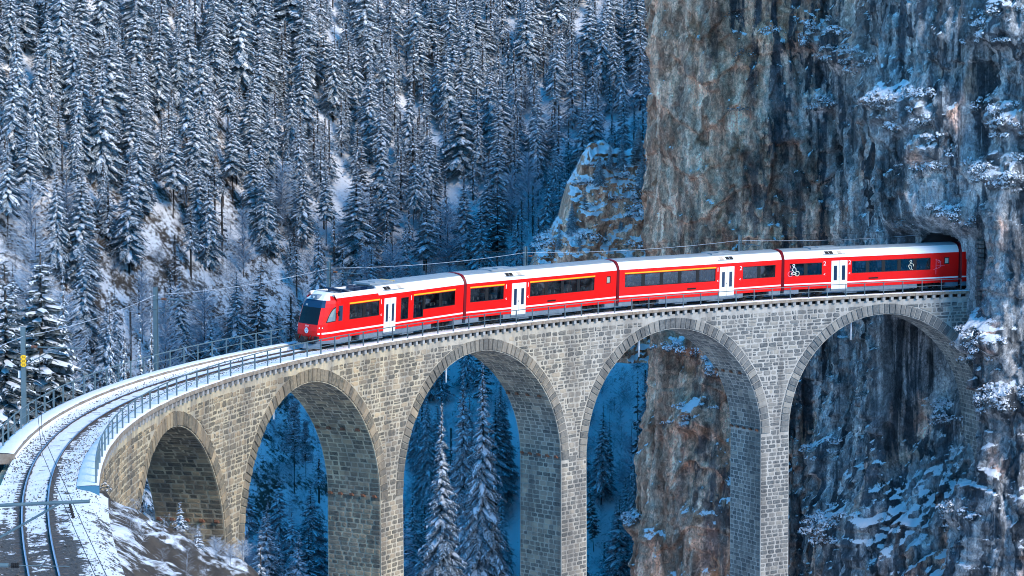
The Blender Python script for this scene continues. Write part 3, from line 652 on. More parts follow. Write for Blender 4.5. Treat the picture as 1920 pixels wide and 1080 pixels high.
wire('messenger_wire', [p + Vector((0, 0, .75)) for p in cw[::2]], 'thin messenger wire just above the contact wire', .25, .011, M_DARK)
# the nearest cantilever reaches in from a mast outside the frame
Dn = 47.; t = empty('catenary_cantilever', at(-60, 1075, Dn)); tag(t, 'blue grey catenary bracket reaching in over the track at the lower left corner', 'catenary bracket')
m = MB(); m.tube([at(-95, 952, Dn), at(168, 940, Dn)], .04, 8); m.build('bracket_tube', M_STEEL, t)
m = MB(); m.tube([at(-95, 1062, Dn), at(112, 944, Dn)], .027, 8); m.build('bracket_stay', M_STEEL, t)
m = MB(); m.tube([at(-95, 1058, Dn), at(16, 1060, Dn)], .05, 8); m.build('steady_tube', M_STEEL, t)
m = MB(); m.tube([at(16, 1060, Dn), at(130, 1062, Dn)], .01, 6); m.build('steady_rod', M_STEEL, t)
m = MB()
for q in range(5): m.tube([at(21 + q * 3.2, 1060, Dn), at(22.8 + q * 3.2, 1060, Dn)], .06, 10)
m.build('insulator', M_DARK, t)
m = MB(); m.tube([at(130, 941, Dn), at(138, 972, Dn)], .03, 8)
for q in range(5): m.tube([at(131 + q * 1.4, 950 + q * 4.5, Dn), at(131.6 + q * 1.4, 952 + q * 4.5, Dn)], .05, 10)
m.build('insulator', M_DARK, t)
m = MB(); m.tube([at(-95, 1200, Dn), at(-95, 900, Dn)], .14, 8); m.build('mast_post', M_STEEL, t)

# ------------------------------------------------------------------ train
J = [5.2844, 22.928, 40.5716, 58.2152, 75.8588, 93.5024]; CANT = R(4)
tr = empty('train', P1(22.928, 0, 0)); tag(tr, 'long red train with white roof and white doors crossing the viaduct towards the camera', 'train')
HW = 1.325; ZL, ZC = .74, 3.39
def carriage_frame(i):
    a, b_ = P1(J[i], 0, 0), P1(J[i + 1], 0, 0); u = (b_ - a).normalized(); n = u.cross(Vector((0, 0, 1))).normalized(); up = n.cross(u)
    n2 = n * math.cos(CANT) - up * math.sin(CANT); up2 = up * math.cos(CANT) + n * math.sin(CANT)
    return Matrix(((u.x, -n2.x, up2.x, a.x), (u.y, -n2.y, up2.y, a.y), (u.z, -n2.z, up2.z, a.z), (0, 0, 0, 1))), (b_ - a).length
WIN = [dict(bands=[(3.06, 6.56, 2, 1), (1.82, 2.26, 1, 0), (9.22, 10.15, 1, 0), (10.8, 16.14, 3, 1)], doors=[(7.16, 8.58)], nums=[(6.8, '1'), (10.48, '1')], marks=[6.8], vents=[], small=[], roof=(7.3, 8.2, 9.0)),
       dict(bands=[(.74, 4.33, 2, 1), (7.24, 14.65, 4, 1)], doors=[(5.22, 6.78)], nums=[(4.58, '1'), (7.01, '1')], marks=[4.6, 7.0], vents=[(9.23, 10.17)], small=[16.08], roof=(4.7, 5.5, 6.0)),
       dict(bands=[(.9, 10.2, 5, 1), (13.1, 16.62, 2, 0)], doors=[(10.64, 12.17)], nums=[(10.43, '1'), (12.87, '2')], marks=[10.42, 12.8], vents=[(7.26, 8.16)], small=[], roof=(11.4, 12.2, 10.75)),
       dict(bands=[(.84, 3.92, 2, 0), (6.79, 14.48, 5, 0)], doors=[(4.82, 6.35)], nums=[(4.17, '2'), (6.57, '2')], marks=[4.15, 6.55], vents=[(8.43, 9.35)], small=[15.84], roof=(4.3, 5.1, 5.5)),
       dict(bands=[(.9, 10.2, 5, 0)], doors=[(10.64, 12.17)], nums=[], marks=[], vents=[], small=[], roof=(11.4, 12.2, 10.75))]
ROOFP = [(ZC, HW), (3.6, 1.27), (3.83, 1.12), (4.0, .93), (4.06, .8), (4.13, .4), (4.15, 0)]
NAMES = ['leading carriage with the sloping driving cab', 'second carriage with yellow stripes over every window', 'third carriage with one long window of five panes', 'fourth carriage with pale printed figures on its side', 'last carriage already inside the tunnel']
def child(mb, name, mats, parent, smooth=False): return mb.build(name, mats, parent, False, smooth)
def strip_ring(mb, pts_a, pts_b, m=0):
    n = len(pts_a); mb.add(pts_a + pts_b, [(j, n + j, n + (j + 1) % n, (j + 1) % n) for j in range(n)], m)
seat_me = None
def poly_tube(mb, pts, wd, y, m=0):
    """flat print: a thin band along a polyline on the near side wall"""
    for (a0, b0), (a1, b1) in zip(pts[:-1], pts[1:]):
        dx, dz = a1 - a0, b1 - b0; L = math.hypot(dx, dz) + 1e-6; nx, nz = -dz / L * wd / 2, dx / L * wd / 2
        mb.add([(a0 - nx, y, b0 - nz), (a1 - nx, y, b1 - nz), (a1 + nx, y, b1 + nz), (a0 + nx, y, b0 + nz)], [(0, 1, 2, 3)], m)
for ci in range(5):
    Mx, L = carriage_frame(ci); W = WIN[ci]; U0 = 2.05 if ci == 0 else .34; U1 = L - .34
    body = MB(); holes = []
    for (a, e, n, y) in W['bands']:
        zl = 1.93 if e - a > 1.1 else (1.93 if e < 3 else 1.38)
        holes.append((max(a, U0) if ci else a, e, zl, 2.99))
    if ci == 0: holes[-1] = (12.05, 16.14, 1.9, 2.99); holes.append((10.8, 12.05, 1.36, 2.99)); holes = [h for h in holes if not (h[1] < 3)]
    for a in W['small']: holes.append((a, a + .49, 2.37, 2.97))
    dh = [(a, e, .74, 3.1) for a, e in W['doors']]
    us = sorted({U0, U1} | {q for h in holes + dh for q in h[:2]}); zs = sorted({ZL, 1.12, 1.24, ZC} | {q for h in holes + dh for q in h[2:]})
    for sd_ in (-1, 1):
        for a, e in zip(us[:-1], us[1:]):
            for zl, zh in zip(zs[:-1], zs[1:]):
                um, zm = (a + e) / 2, (zl + zh) / 2
                if any(h[0] < um < h[1] and h[2] < zm < h[3] for h in holes + dh): continue
                y = sd_ * HW; q = [(a, y, zl), (e, y, zl), (e, y, zh), (a, y, zh)]
                body.add(q if sd_ < 0 else q[::-1], [(0, 1, 2, 3)], 1 if 1.12 <= zl and zh <= 1.24 else 0)
        for h in holes:                                             # window reveals
            y0, y1 = sd_ * HW, sd_ * (HW - .07)
            for p, q in (((h[0], h[2]), (h[1], h[2])), ((h[1], h[2]), (h[1], h[3])), ((h[1], h[3]), (h[0], h[3])), ((h[0], h[3]), (h[0], h[2]))):
                body.add([(p[0], y0, p[1]), (q[0], y0, q[1]), (q[0], y1, q[1]), (p[0], y1, p[1])], [(0, 1, 2, 3)], 3)
    prof = [(z_, -w_) for z_, w_ in ROOFP] + [(z_, w_) for z_, w_ in ROOFP[-2::-1]]
    R0 = U0 if ci else 6.45
    for a, e in ((R0, U1),) if ci else ((R0, U1),):
        for (z0, w0), (z1, w1) in zip(prof[:-1], prof[1:]):
            grey = min(abs(w0), abs(w1)) < .9 and max(abs(w0), abs(w1)) < .94
            body.add([(a, w0, z0), (e, w0, z0), (e, w1, z1), (a, w1, z1)], [(0, 1, 2, 3)], 2 if grey else 1)
    if ci == 0:                                                     # low roof behind the cab: red shoulder, white side, open well
        lowp = [(ZC, -HW), (3.54, -1.27), (3.72, -1.12), (3.86, -1.05)]
        for (z0, w0), (z1, w1) in zip(lowp[:-1], lowp[1:]):
            for sg in (1, -1):
                q = [(U0 - .5, w0 * sg, z0), (R0, w0 * sg, z0), (R0, w1 * sg, z1), (U0 - .5, w1 * sg, z1)]; body.add(q if sg > 0 else q[::-1], [(0, 1, 2, 3)], 0 if z1 < 3.6 else 1)
        body.add([(U0 - .5, -1.05, 3.6), (R0, -1.05, 3.6), (R0, 1.05, 3.6), (U0 - .5, 1.05, 3.6)], [(0, 1, 2, 3)], 2)
        for sg in (1, -1): body.add([(U0 - .5, -1.05 * sg, 3.86), (R0, -1.05 * sg, 3.86), (R0, -1.0 * sg, 3.6), (U0 - .5, -1.0 * sg, 3.6)], [(0, 1, 2, 3)], 1)
        body.add([(R0, w_, z_) for z_, w_ in prof], [tuple(range(len(prof)))[::-1]], 1)
    for u_, fl in ((U0, 0), (U1, 1)):
        if ci == 0 and not fl: continue
        body.add([(u_, -HW, ZL)] + [(u_, w_, z_) for z_, w_ in prof] + [(u_, HW, ZL)], [tuple(range(len(prof) + 2)) if not fl else tuple(range(len(prof) + 2))[::-1]], 4)
    body.box2((U0, -HW + .01, ZL), (U1, HW - .01, ZL + .12), 5)
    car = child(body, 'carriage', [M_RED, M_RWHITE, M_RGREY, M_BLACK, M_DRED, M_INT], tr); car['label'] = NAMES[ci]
    car.matrix_basis = Matrix.Translation(-tr.location) @ Mx
    # ceiling, glazing
    m = MB(); m.box2((U0 + .05, -1.2, 3.12), (U1 - .05, 1.2, 3.16)); child(m, 'ceiling', [M_INT], car)
    for (a, e, n, y) in W['bands']:
        a_ = a
        if ci == 0 and a < 2.5: continue
        tall = 1.38 if (e - a < 1.1) else 1.93
        for sd_ in (-1, 1):
            yy = sd_ * (HW - .045); fr = MB(); wdt = (e - a) / n; pil = .17 if n > 1 else .05
            if ci == 0 and n == 3: segs = [(10.8, 11.98, 1.36), (12.33, 14.1, 1.9), (14.42, 16.14, 1.9)]
            else: segs = [(a + k * wdt + (pil if k else .06), a + (k + 1) * wdt - (pil if k < n - 1 else .06), tall) for k in range(n)]
            edge = .05
            for k, (p, q, zl) in enumerate(segs):
                child_m = MB(); child_m.add([(p, yy, zl + edge), (q, yy, zl + edge), (q, yy, 2.99 - edge), (p, yy, 2.99 - edge)], [(0, 1, 2, 3) if sd_ < 0 else (3, 2, 1, 0)]); child(child_m, 'window_pane', [M_GLASS], car)
                fr.box2((p, yy - .015, zl), (q, yy + .03, zl + edge)); fr.box2((p, yy - .015, 2.99 - edge), (q, yy + .03, 2.99))
                nx = segs[k + 1][0] if k < len(segs) - 1 else e; pv = segs[k - 1][1] if k else a
                if k == 0: fr.box2((a, yy - .015, zl), (p, yy + .03, 2.99))
                fr.box2((q, yy - .015, max(zl, segs[k + 1][2]) if k < len(segs) - 1 else zl), (nx, yy + .03, 2.99))
                if ci == 0 and n == 3 and k == 0: fr.box2((q, yy - .015, 1.36), (12.05, yy + .03, 1.9))
            child(fr, 'window_frame', [M_BLACK], car)
        if y:
            m = MB(); m.box2((a - .03, -HW - .012, 3.03), (e + .05, -HW + .005, 3.13)); m.box2((a - .03, HW - .005, 3.03), (e + .05, HW + .012, 3.13)); child(m, 'yellow_stripe', [M_YEL], car)
    for a in W['small']:
        for sd_ in (-1, 1):
            yy = sd_ * (HW - .03); m = MB(); m.add([(a + .07, yy, 2.44), (a + .42, yy, 2.44), (a + .42, yy, 2.9), (a + .07, yy, 2.9)], [(0, 1, 2, 3)]); child(m, 'toilet_window', [mat('frosted pane', (.35, .4, .34), .3)], car)
            m = MB()
            for p, q in (((a, 2.37), (a + .49, 2.44)), ((a, 2.9), (a + .49, 2.97)), ((a, 2.44), (a + .07, 2.9)), ((a + .42, 2.44), (a + .49, 2.9))): m.box2((p[0], yy - .02, p[1]), (q[0], yy + .045 * 1, q[1]))
            child(m, 'window_frame', [M_BLACK], car)
    for a, e in W['doors']:
        for sd_ in (-1, 1):
            mid = (a + e) / 2
            for p, q in ((a, mid - .012), (mid + .012, e)):
                yo, yi = sd_ * (HW + .012), sd_ * (HW - .05); w0, w1 = p + (q - p) * .3, p + (q - p) * .72
                m = MB()
                for (x0, x1, z0, z1) in ((p, w0, .62, 3.1), (w1, q, .62, 3.1), (w0, w1, .62, 1.38), (w0, w1, 2.66, 3.1)): m.box2((x0, yi, z0), (x1, yo, z1))
                child(m, 'door', [M_RWHITE], car)
                m = MB(); m.box2((w0, yi, 1.38), (w1, sd_ * (HW - .005), 2.66)); child(m, 'door_window', [mat('dark blue door glass', (.015, .035, .075), .06, 0, .8)], car)
            m = MB(); m.box2((mid - .012, sd_ * (HW - .06), .62), (mid + .012, sd_ * (HW - .01), 3.1)); child(m, 'door_seal', [M_BLACK], car)
            m = MB(); m.box2((a - .02, sd_ * (HW - .15), .5), (e + .02, sd_ * (HW + .04), .615)); child(m, 'door_step', [M_SKIRT], car)
            m = MB(); m.box2((mid - .05, sd_ * (HW + .012), 1.62), (mid - .02, sd_ * (HW + .03), 1.72)); child(m, 'door_handle', [M_BLACK], car)
    for u_, tx_ in W['nums']:
        place_text('class_number', tx_, .5, M_RWHITE, (u_, -HW - .008, 2.88), (1, 0, 0), (0, 0, 1), car, False, .15)
    for u_ in W['marks']:
        m = MB(); poly_tube(m, [(u_ + .08, 2.02), (u_ - .06, 1.95), (u_ + .08, 1.88)], .035, -HW - .008); child(m, 'small_mark', [M_RWHITE], car)
    for a, e in W['vents']:
        m = MB(); m.box2((a, -HW - .02, 1.38), (e, -HW + .01, 1.5))
        for q in range(5): m.box2((a + .04, -HW - .03, 1.39 + q * .022), (e - .04, -HW - .02, 1.4 + q * .022))
        child(m, 'side_vent', [M_BLACK], car)
    # roof grilles and hatch on the white slope
    ra, rb, rc_ = W['roof']; sl_ = lambda f: (-1.24 + .24 * f, 3.66 + .28 * f)
    for x0, wd_, mt_, nm in ((ra, .34, M_DARK, 'roof_grille'), (ra + .4, .34, M_DARK, 'roof_grille'), (rc_, .36, M_TAN, 'roof_hatch')):
        m = MB(); (ya, za), (yb, zb_) = sl_(.12), sl_(.85); ny, nz_ = -.76, .65
        m.add([(x0 + (k - .1 * j), (ya, yb)[j] + ny * o, (za, zb_)[j] + nz_ * o) for o in (-.02, .035) for j in (0, 1) for k in (0, wd_)], [(4, 5, 7, 6), (0, 1, 5, 4), (2, 6, 7, 3), (0, 4, 6, 2), (1, 3, 7, 5)])
        if nm == 'roof_grille':
            for q in range(4):
                f0 = .2 + q * .16; (yc, zc_) = sl_(f0); m.box((x0 + wd_ / 2 - .03, yc + ny * .04, zc_ + nz_ * .04), (wd_ / 2 - .03, .012, .012))
        child(m, nm, [mt_], car)
    m = MB(); (ya, za) = sl_(.02); m.box(((ra + rc_ + .4) / 2, ya - .02, za), (abs(rc_ - ra) / 2 + .45, .03, .02)); child(m, 'roof_ledge', [M_RGREY], car)
    m = MB(); m.box2((ra - 1.2, -.75, 4.08), (ra + 1.6, .75, 4.2)); m.box2((ra - .4, -.6, 4.2), (ra + .2, .0, 4.26)); child(m, 'air_conditioner', [M_RGREY], car)
    # skirts, bogies, boxes
    m = MB(); cuts = [(U0, 1.4 + U0), (4.4, L - 4.4), (L - 1.6, U1)]
    for a, e in cuts: m.box2((a, -HW + .06, .36), (e, HW - .06, .735))
    child(m, 'skirt', [M_SKIRT], car)
    for ub in (3.0, L - 3.0):
        m = MB(); m.box2((ub - 1.35, -.95, .4), (ub + 1.35, -.82, .58)); m.box2((ub - 1.35, .82, .4), (ub + 1.35, .95, .58)); m.box2((ub - .25, -.9, .42), (ub + .25, .9, .62))
        for du in (-.95, .95):
            for sg in (-.62, .62): m.tube([(ub + du, sg - .06, .345), (ub + du, sg + .06, .345)], .345, 20)
            m.tube([(ub + du, -.6, .345), (ub + du, .6, .345)], .08, 8); m.box2((ub + du - .14, -1.06, .26), (ub + du + .14, -.94, .5)); m.box2((ub + du - .14, .94, .26), (ub + du + .14, 1.06, .5))
        for du in (-.4, .4): m.tube([(ub + du, -1.0, .36), (ub + du, -1.0, .7)], .07, 8)
        child(m, 'bogie', [M_DARK], car)
    for a, e, z0, mt_ in ((6.2, 7.4, .18, M_SKIRT), (9.6, 11.2, .2, M_RGREY)):
        m = MB(); m.box2((a, -1.1, z0), (e, -.6, .36)); m.box2((a + .1, -1.14, z0 + .03), (e - .1, -1.1, .34)); child(m, 'equipment_box', [mt_], car)
    # end frame and bellows
    if True:
        for u_, dr in ((U1, 1),) + (((U0, -1),) if ci else ()):
            m = MB(); pr2 = [(ZL - .1, -HW + .02)] + [(z_, w_ * .985) for z_, w_ in prof] + [(ZL - .1, HW - .02)]
            A = [(u_, w_, z_) for z_, w_ in pr2]; B_ = [(u_ + dr * .17, w_ * .93, z_ - .04 if z_ > 3 else z_) for z_, w_ in pr2]
            n = len(A); m.add(A + B_, [(j, n + j, n + j + 1, j + 1) if dr > 0 else (j, j + 1, n + j + 1, n + j) for j in range(n - 1)]); m.add(B_, [tuple(range(n))])
            child(m, 'end_frame', [M_DRED], car)
        if ci < 4:
            m = MB(); m.box2((U1 + .18, -.95, .75), (U1 + .52, .95, 3.5))
            for q in range(3): m.box2((U1 + .2 + q * .11, -1.0, .72), (U1 + .25 + q * .11, 1.0, 3.56))
            for q in (1.1, 1.9, 2.7): m.box2((U1 + .24, -1.2, q), (U1 + .36, -1.0, q + .4), 1)
            child(m, 'bellows', [M_BLACK, M_RED], car)
    # seats
    for (a, e, n, y) in W['bands']:
        if e - a < 2 or ci == 4: continue
        k = 0; u_ = a + .3
        while u_ < e - .3:
            for yy in (-.95, -.45, .5, .95):
                f = 1 if k % 2 else -1
                if seat_me is None:
                    sm = MB(); sm.box2((-.22, -.21, 1.1), (.24, .21, 1.24)); sm.add([(-.22, -.21, 1.2), (-.12, -.21, 1.2), (-.2, -.19, 2.05), (-.3, -.19, 2.05), (-.22, .21, 1.2), (-.12, .21, 1.2), (-.2, .19, 2.05), (-.3, .19, 2.05)], [(0, 1, 2, 3), (7, 6, 5, 4), (0, 3, 7, 4), (1, 5, 6, 2), (3, 2, 6, 7)])
                    sm.box2((-.31, -.16, 2.0), (-.18, .16, 2.24), 1); sm.box2((-.08, -.05, .86), (.08, .05, 1.1), 2); seat_me = sm.mesh('seat', [M_SEAT, M_HEADR, M_DARK])
                o = link('seat', seat_me, car, False); o.location = (u_, yy, 0); o.scale = (f, 1, 1)
            k += 1; u_ += .98
    cars_last = car
    if ci == 0:
        # driving cab: lofted rings at several heights
        lev = [(.36, .1, .86), (.62, -.02, .95), (.9, -.06, 1.0), (1.3, -.06, 1.0), (1.74, 0.02, 1.0), (2.3, .2, .985), (2.9, .42, .95), (3.16, .52, .9), (3.4, .72, .84), (3.66, 1.1, .74), (3.86, 1.5, .62)]
        def plan(uf, k):
            w = [0, .45, .85, 1.06, 1.2, 1.3, 1.325]; du = [0, .015, .07, .36, .85, 1.5, 2.29]
            e = U0; return [(min(e, uf + d_ * (e - uf) / 2.29), w_ * (k if d_ < 1 else k + (1 - k) * min(1, (d_ - .8) / 1.2))) for w_, d_ in zip(w, du)]
        G = []
        for z_, uf, k in lev:
            pl = plan(uf, k)
            if z_ > 3.3:
                lim = float(np.interp(z_, [3.39, 3.54, 3.72, 3.86], [1.325, 1.27, 1.12, 1.05])); pl = [(u_, w_ * lim / 1.325) for u_, w_ in pl]
            G.append([(u_, -w_, z_) for u_, w_ in pl[::-1]] + [(u_, w_, z_) for u_, w_ in pl[1:]])
        cab = MB(); glass = MB(); sideg = MB(); nb = len(G[0])
        def add(mb, q, m): mb.add(q, [(0, 1, 2, 3)], m)
        for a in range(len(lev) - 1):
            for j in range(nb - 1):
                q = [G[a][j], G[a][j + 1], G[a + 1][j + 1], G[a + 1][j]]; zc_ = (lev[a][0] + lev[a + 1][0]) / 2; k_ = min(j, nb - 2 - j)     # 0 = rearmost panel, 5 = centre
                if k_ >= 4 and 1.74 <= lev[a][0] < 2.9: add(glass, q, 0)
                elif k_ >= 3 and 2.9 <= lev[a][0] < 3.39: add(cab, q, 3)
                elif zc_ > 3.4: add(cab, q, 1 if (k_ >= 2 or zc_ > 3.6) else 0)
                elif zc_ < .7: add(cab, q, 4)
                else: add(cab, q, 0)
        cab.add([G[-1][j] for j in range(nb)], [tuple(range(nb))], 1)
        cabo = child(cab, 'cab_front', [M_RED, M_RWHITE, M_RGREY, M_NAVY, M_SKIRT], car, False)
        child(glass, 'windshield', [mat('windshield glass', (.008, .012, .016), .12, 0, .35)], car)
        m = MB(); m.box2((.55, -1.05, 1.0), (.75, 1.05, 1.95)); m.box2((1.75, -1.2, .9), (1.8, 1.2, 3.1), 0); m.box2((.3, -1.0, 1.55), (.9, 1.0, 1.72), 1); child(m, 'driving_desk', [M_DARK, M_SKIRT], car)
        m = MB()
        for sg in (-1, 1):                                          # quarter window of the cab side: a curved triangle
            tri = [(.62, 1.86), (1.52, 1.93), (1.56, 2.98), (1.3, 2.86), (1.05, 2.6), (.82, 2.27)]
            def onside(u_, z_, o):
                a = max(i for i in range(len(lev)) if lev[i][0] <= z_); f = (z_ - lev[a][0]) / (lev[a + 1][0] - lev[a][0]); half = G[a][:nb // 2 + 1]; hb = G[a + 1][:nb // 2 + 1]
                us_ = [p[0] + (q[0] - p[0]) * f for p, q in zip(half, hb)][::-1]; ws_ = [-(p[1] + (q[1] - p[1]) * f) for p, q in zip(half, hb)][::-1]
                return (u_ - o * .3, sg * (np.interp(u_, us_, ws_) + o), z_)
            pts = []
            for i in range(len(tri)):
                p, q = tri[i], tri[(i + 1) % len(tri)]
                for f in (0, .5): pts.append((p[0] + (q[0] - p[0]) * f, p[1] + (q[1] - p[1]) * f))
            cen = (1.2, 2.25); fan = [onside(*cen, .012)] + [onside(*p, .012) for p in pts]; n = len(pts)
            inn = [onside(cen[0] + (p[0] - cen[0]) * .84, cen[1] + (p[1] - cen[1]) * .84, .02) for p in pts]
            m2 = MB(); m2.add([onside(*cen, .02)] + inn, [(0, 1 + j, 1 + (j + 1) % n) for j in range(n)]); child(m2, 'cab_side_window', [mat('pale cab glass', (.16, .24, .27), .05, 0, .9)], car)
            m2 = MB(); m2.add(fan[1:] + inn, [(j, (j + 1) % n, n + (j + 1) % n, n + j) for j in range(n)]); child(m2, 'cab_window_frame', [M_BLACK], car)
            y_ = sg * (HW + .008)
            m2 = MB(); m2.box2((1.82, sg * (HW - .02), 1.93), (2.26, y_, 3.0)); child(m2, 'narrow_cab_window', [mat('narrow cab glass', (.02, .045, .09), .06, 0, .8)], car)
            m2 = MB(); hl = [onside(u_, z_, .015) for u_, z_ in ((-.0, 1.42), (.46, 1.46), (.46, 1.63), (-.0, 1.6))]; m2.add(hl, [(0, 1, 2, 3)]); hl2 = child(m2, 'headlight', [M_BLACK], car)
            m2 = MB()
            for u_ in (.15, .33):
                c_ = Vector(onside(u_, 1.53, .02)); m2.box(c_, (.05, .012, .045))
            child(m2, 'headlight_lens', [M_LAMP], car)
            m2 = MB(); m2.tube([(1.62, sg * 1.3, 2.5), (1.55, sg * 1.52, 2.5)], .02, 6); m2.box((1.55, sg * 1.56, 2.5), (.05, .06, .17)); child(m2, 'rear_mirror', [M_BLACK], car)
            # white stripe along the cab flank
            m2 = MB(); k = 8; lo_ = [onside(.05 + 2.0 * j / k, 1.12 - .05 * (1 - j / k), .006) for j in range(k + 1)]; hi_ = [onside(.05 + 2.0 * j / k, 1.24 - .05 * (1 - j / k), .006) for j in range(k + 1)]
            m2.add(lo_ + hi_, [(j, j + 1, k + 2 + j, k + 1 + j) for j in range(k)]); child(m2, 'white_stripe', [M_RWHITE], car)
        place_text('running_number', '3503', .17, M_RWHITE, (-.06, 0, 1.62), (0, -1, 0), (.15, 0, 1), car, False)
        place_text('destination_display', 'RE', .16, M_LAMP, (.44, .45, 3.03), (0, -1, 0), (.3, 0, 1), car, False)
        m = MB(); ring = [(-.08, .17 * math.cos(q) * (1 if math.sin(q) < .3 else .95), 1.3 + .21 * math.sin(q)) for q in [2 * math.pi * j / 16 for j in range(16)]]; m.add(ring, [tuple(range(16))])
        em = child(m, 'emblem', [M_RWHITE], car)
        m = MB(); m.add([(-.085, -.09, 1.44), (-.085, -.02, 1.44), (-.085, -.02, 1.3), (-.085, -.09, 1.3)], [(0, 1, 2, 3)]); m.add([(-.085, .03, 1.42), (-.085, .1, 1.38), (-.085, .03, 1.31)], [(0, 1, 2)]); m.add([(-.085, -.05, 1.25), (-.085, .05, 1.25), (-.085, 0, 1.14)], [(0, 1, 2)]); child(m, 'emblem_mark', [M_SKIRT], em)
        m = MB(); m.box2((.62, -.28, 3.5), (1.2, .28, 3.74)); child(m, 'top_lamp_housing', [M_SKIRT], car)
        m = MB(); m.tube([(.6, 0, 3.6), (.63, 0, 3.6)], .08, 12); child(m, 'top_lamp', [M_LAMP], car)
        m = MB(); m.box2((-.45, -.16, .62), (-.03, .16, .86)); m.tube([(-.55, 0, .74), (-.3, 0, .74)], .2, 10); m.box2((-.25, -.75, .5), (-.03, .75, .62))
        for yy in (-.6, -.38, .38, .6): m.tube([(-.06, yy, .95), (-.22, yy, .8), (-.2, yy, .45), (-.06, yy, .4)], .035, 6)
        for yy in (-.85, .85): m.box2((-.14, yy - .14, .62), (.1, yy + .14, .95))
        child(m, 'coupler', [M_DARK], car)
        m = MB(); m.add([(-.45, 0, .06), (.2, -1.1, .06), (.2, -1.1, .42), (-.25, 0, .42), (.2, 1.1, .06), (.2, 1.1, .42)], [(0, 1, 2, 3), (4, 0, 3, 5), (3, 2, 5)]); child(m, 'snow_plough', [M_SKIRT], car)
        m = MB()                                                    # equipment in the roof well and folded pantograph
        for a, e, h_, y0, y1 in ((1.9, 2.6, 3.86, -.85, .85), (3.5, 3.9, 3.9, -.9, .9), (5.6, 6.4, 4.0, -.9, .9)): m.box2((a, y0, 3.6), (e, y1, h_))
        for yy in (-.55, .55): m.tube([(2.6, yy, 3.98), (5.8, yy, 4.02)], .03, 6); m.tube([(3.0, yy, 3.62), (3.0, yy, 3.95)], .05, 8); m.tube([(5.2, yy, 3.62), (5.2, yy, 3.98)], .05, 8)
        m.tube([(2.7, -.8, 4.05), (2.7, .8, 4.05)], .03, 6); m.tube([(2.6, -.55, 4.0), (2.6, .55, 4.0)], .03, 6); child(m, 'pantograph', [M_NAVY], car)
        m = MB()
        for q in range(9): m.box((2.5 + q * .42, -1.16, 3.68), (.03, .012, .012))
        child(m, 'roof_bolts', [M_DARK], car)
        m = MB(); m.box2((6.5, -.7, 4.14), (6.9, .6, 4.17)); m.box2((9.0, -.5, 4.15), (9.5, .7, 4.175)); child(m, 'ochre_roof_panel', [mat('ochre roof panel', (.55, .4, .16), .6)], car)
    if ci == 3:
        m = MB(); y_ = -HW - .015
        def ringp(c, r_, n=16): return [(c[0] + r_ * math.cos(2 * math.pi * j / n), c[1] + r_ * math.sin(2 * math.pi * j / n)) for j in range(n + 1)]
        poly_tube(m, ringp((1.55, 2.12), .2), .05, y_, 0); poly_tube(m, ringp((.9, 2.1), .22), .05, y_, 1); poly_tube(m, [(.95, 2.1), (1.2, 2.3), (1.5, 2.1), (1.25, 2.05), (.95, 2.1)], .055, y_, 0)
        poly_tube(m, [(1.2, 2.3), (1.1, 2.5), (1.2, 2.68), (1.42, 2.6), (1.45, 2.38)], .055, y_, 2); poly_tube(m, ringp((1.22, 2.84), .1, 10), .055, y_, 2); poly_tube(m, [(1.05, 2.45), (1.22, 2.32), (1.12, 2.15)], .055, y_, 2); poly_tube(m, [(.95, 2.85), (.9, 2.7), (.98, 2.55)], .04, y_, 1)
        child(m, 'cyclist_print', [M_PRINT, M_PINK, M_RWHITE], car)
        m = MB(); poly_tube(m, ringp((12.52, 2.75), .1, 10), .04, y_, 0); poly_tube(m, [(12.5, 2.62), (12.42, 2.45), (12.62, 2.3), (12.6, 2.05), (12.75, 2.0)], .035, y_, 0); poly_tube(m, [(12.42, 2.45), (12.28, 2.35), (12.4, 2.15), (12.5, 2.02)], .045, y_, 0); poly_tube(m, [(12.5, 2.6), (12.78, 2.48), (12.8, 2.3)], .045, y_, 0); child(m, 'figure_print', [M_PRINT], car)
        m = MB(); poly_tube(m, [(15.02, 2.86), (15.02, 1.5)], .035, y_, 0); poly_tube(m, [(14.95, 2.78), (15.3, 2.74), (15.5, 2.6), (15.42, 2.4), (15.5, 2.2), (15.25, 2.05), (15.02, 2.0)], .035, y_, 0); poly_tube(m, ringp((15.28, 2.62), .09, 8), .03, y_, 0); poly_tube(m, [(15.02, 2.3), (15.45, 2.28), (15.9, 2.22)], .025, y_, 0); poly_tube(m, [(14.78, 1.9), (15.1, 2.1)], .025, y_, 0); child(m, 'line_print', [M_PINK], car)
    if ci == 2: car2 = car; M2 = Mx
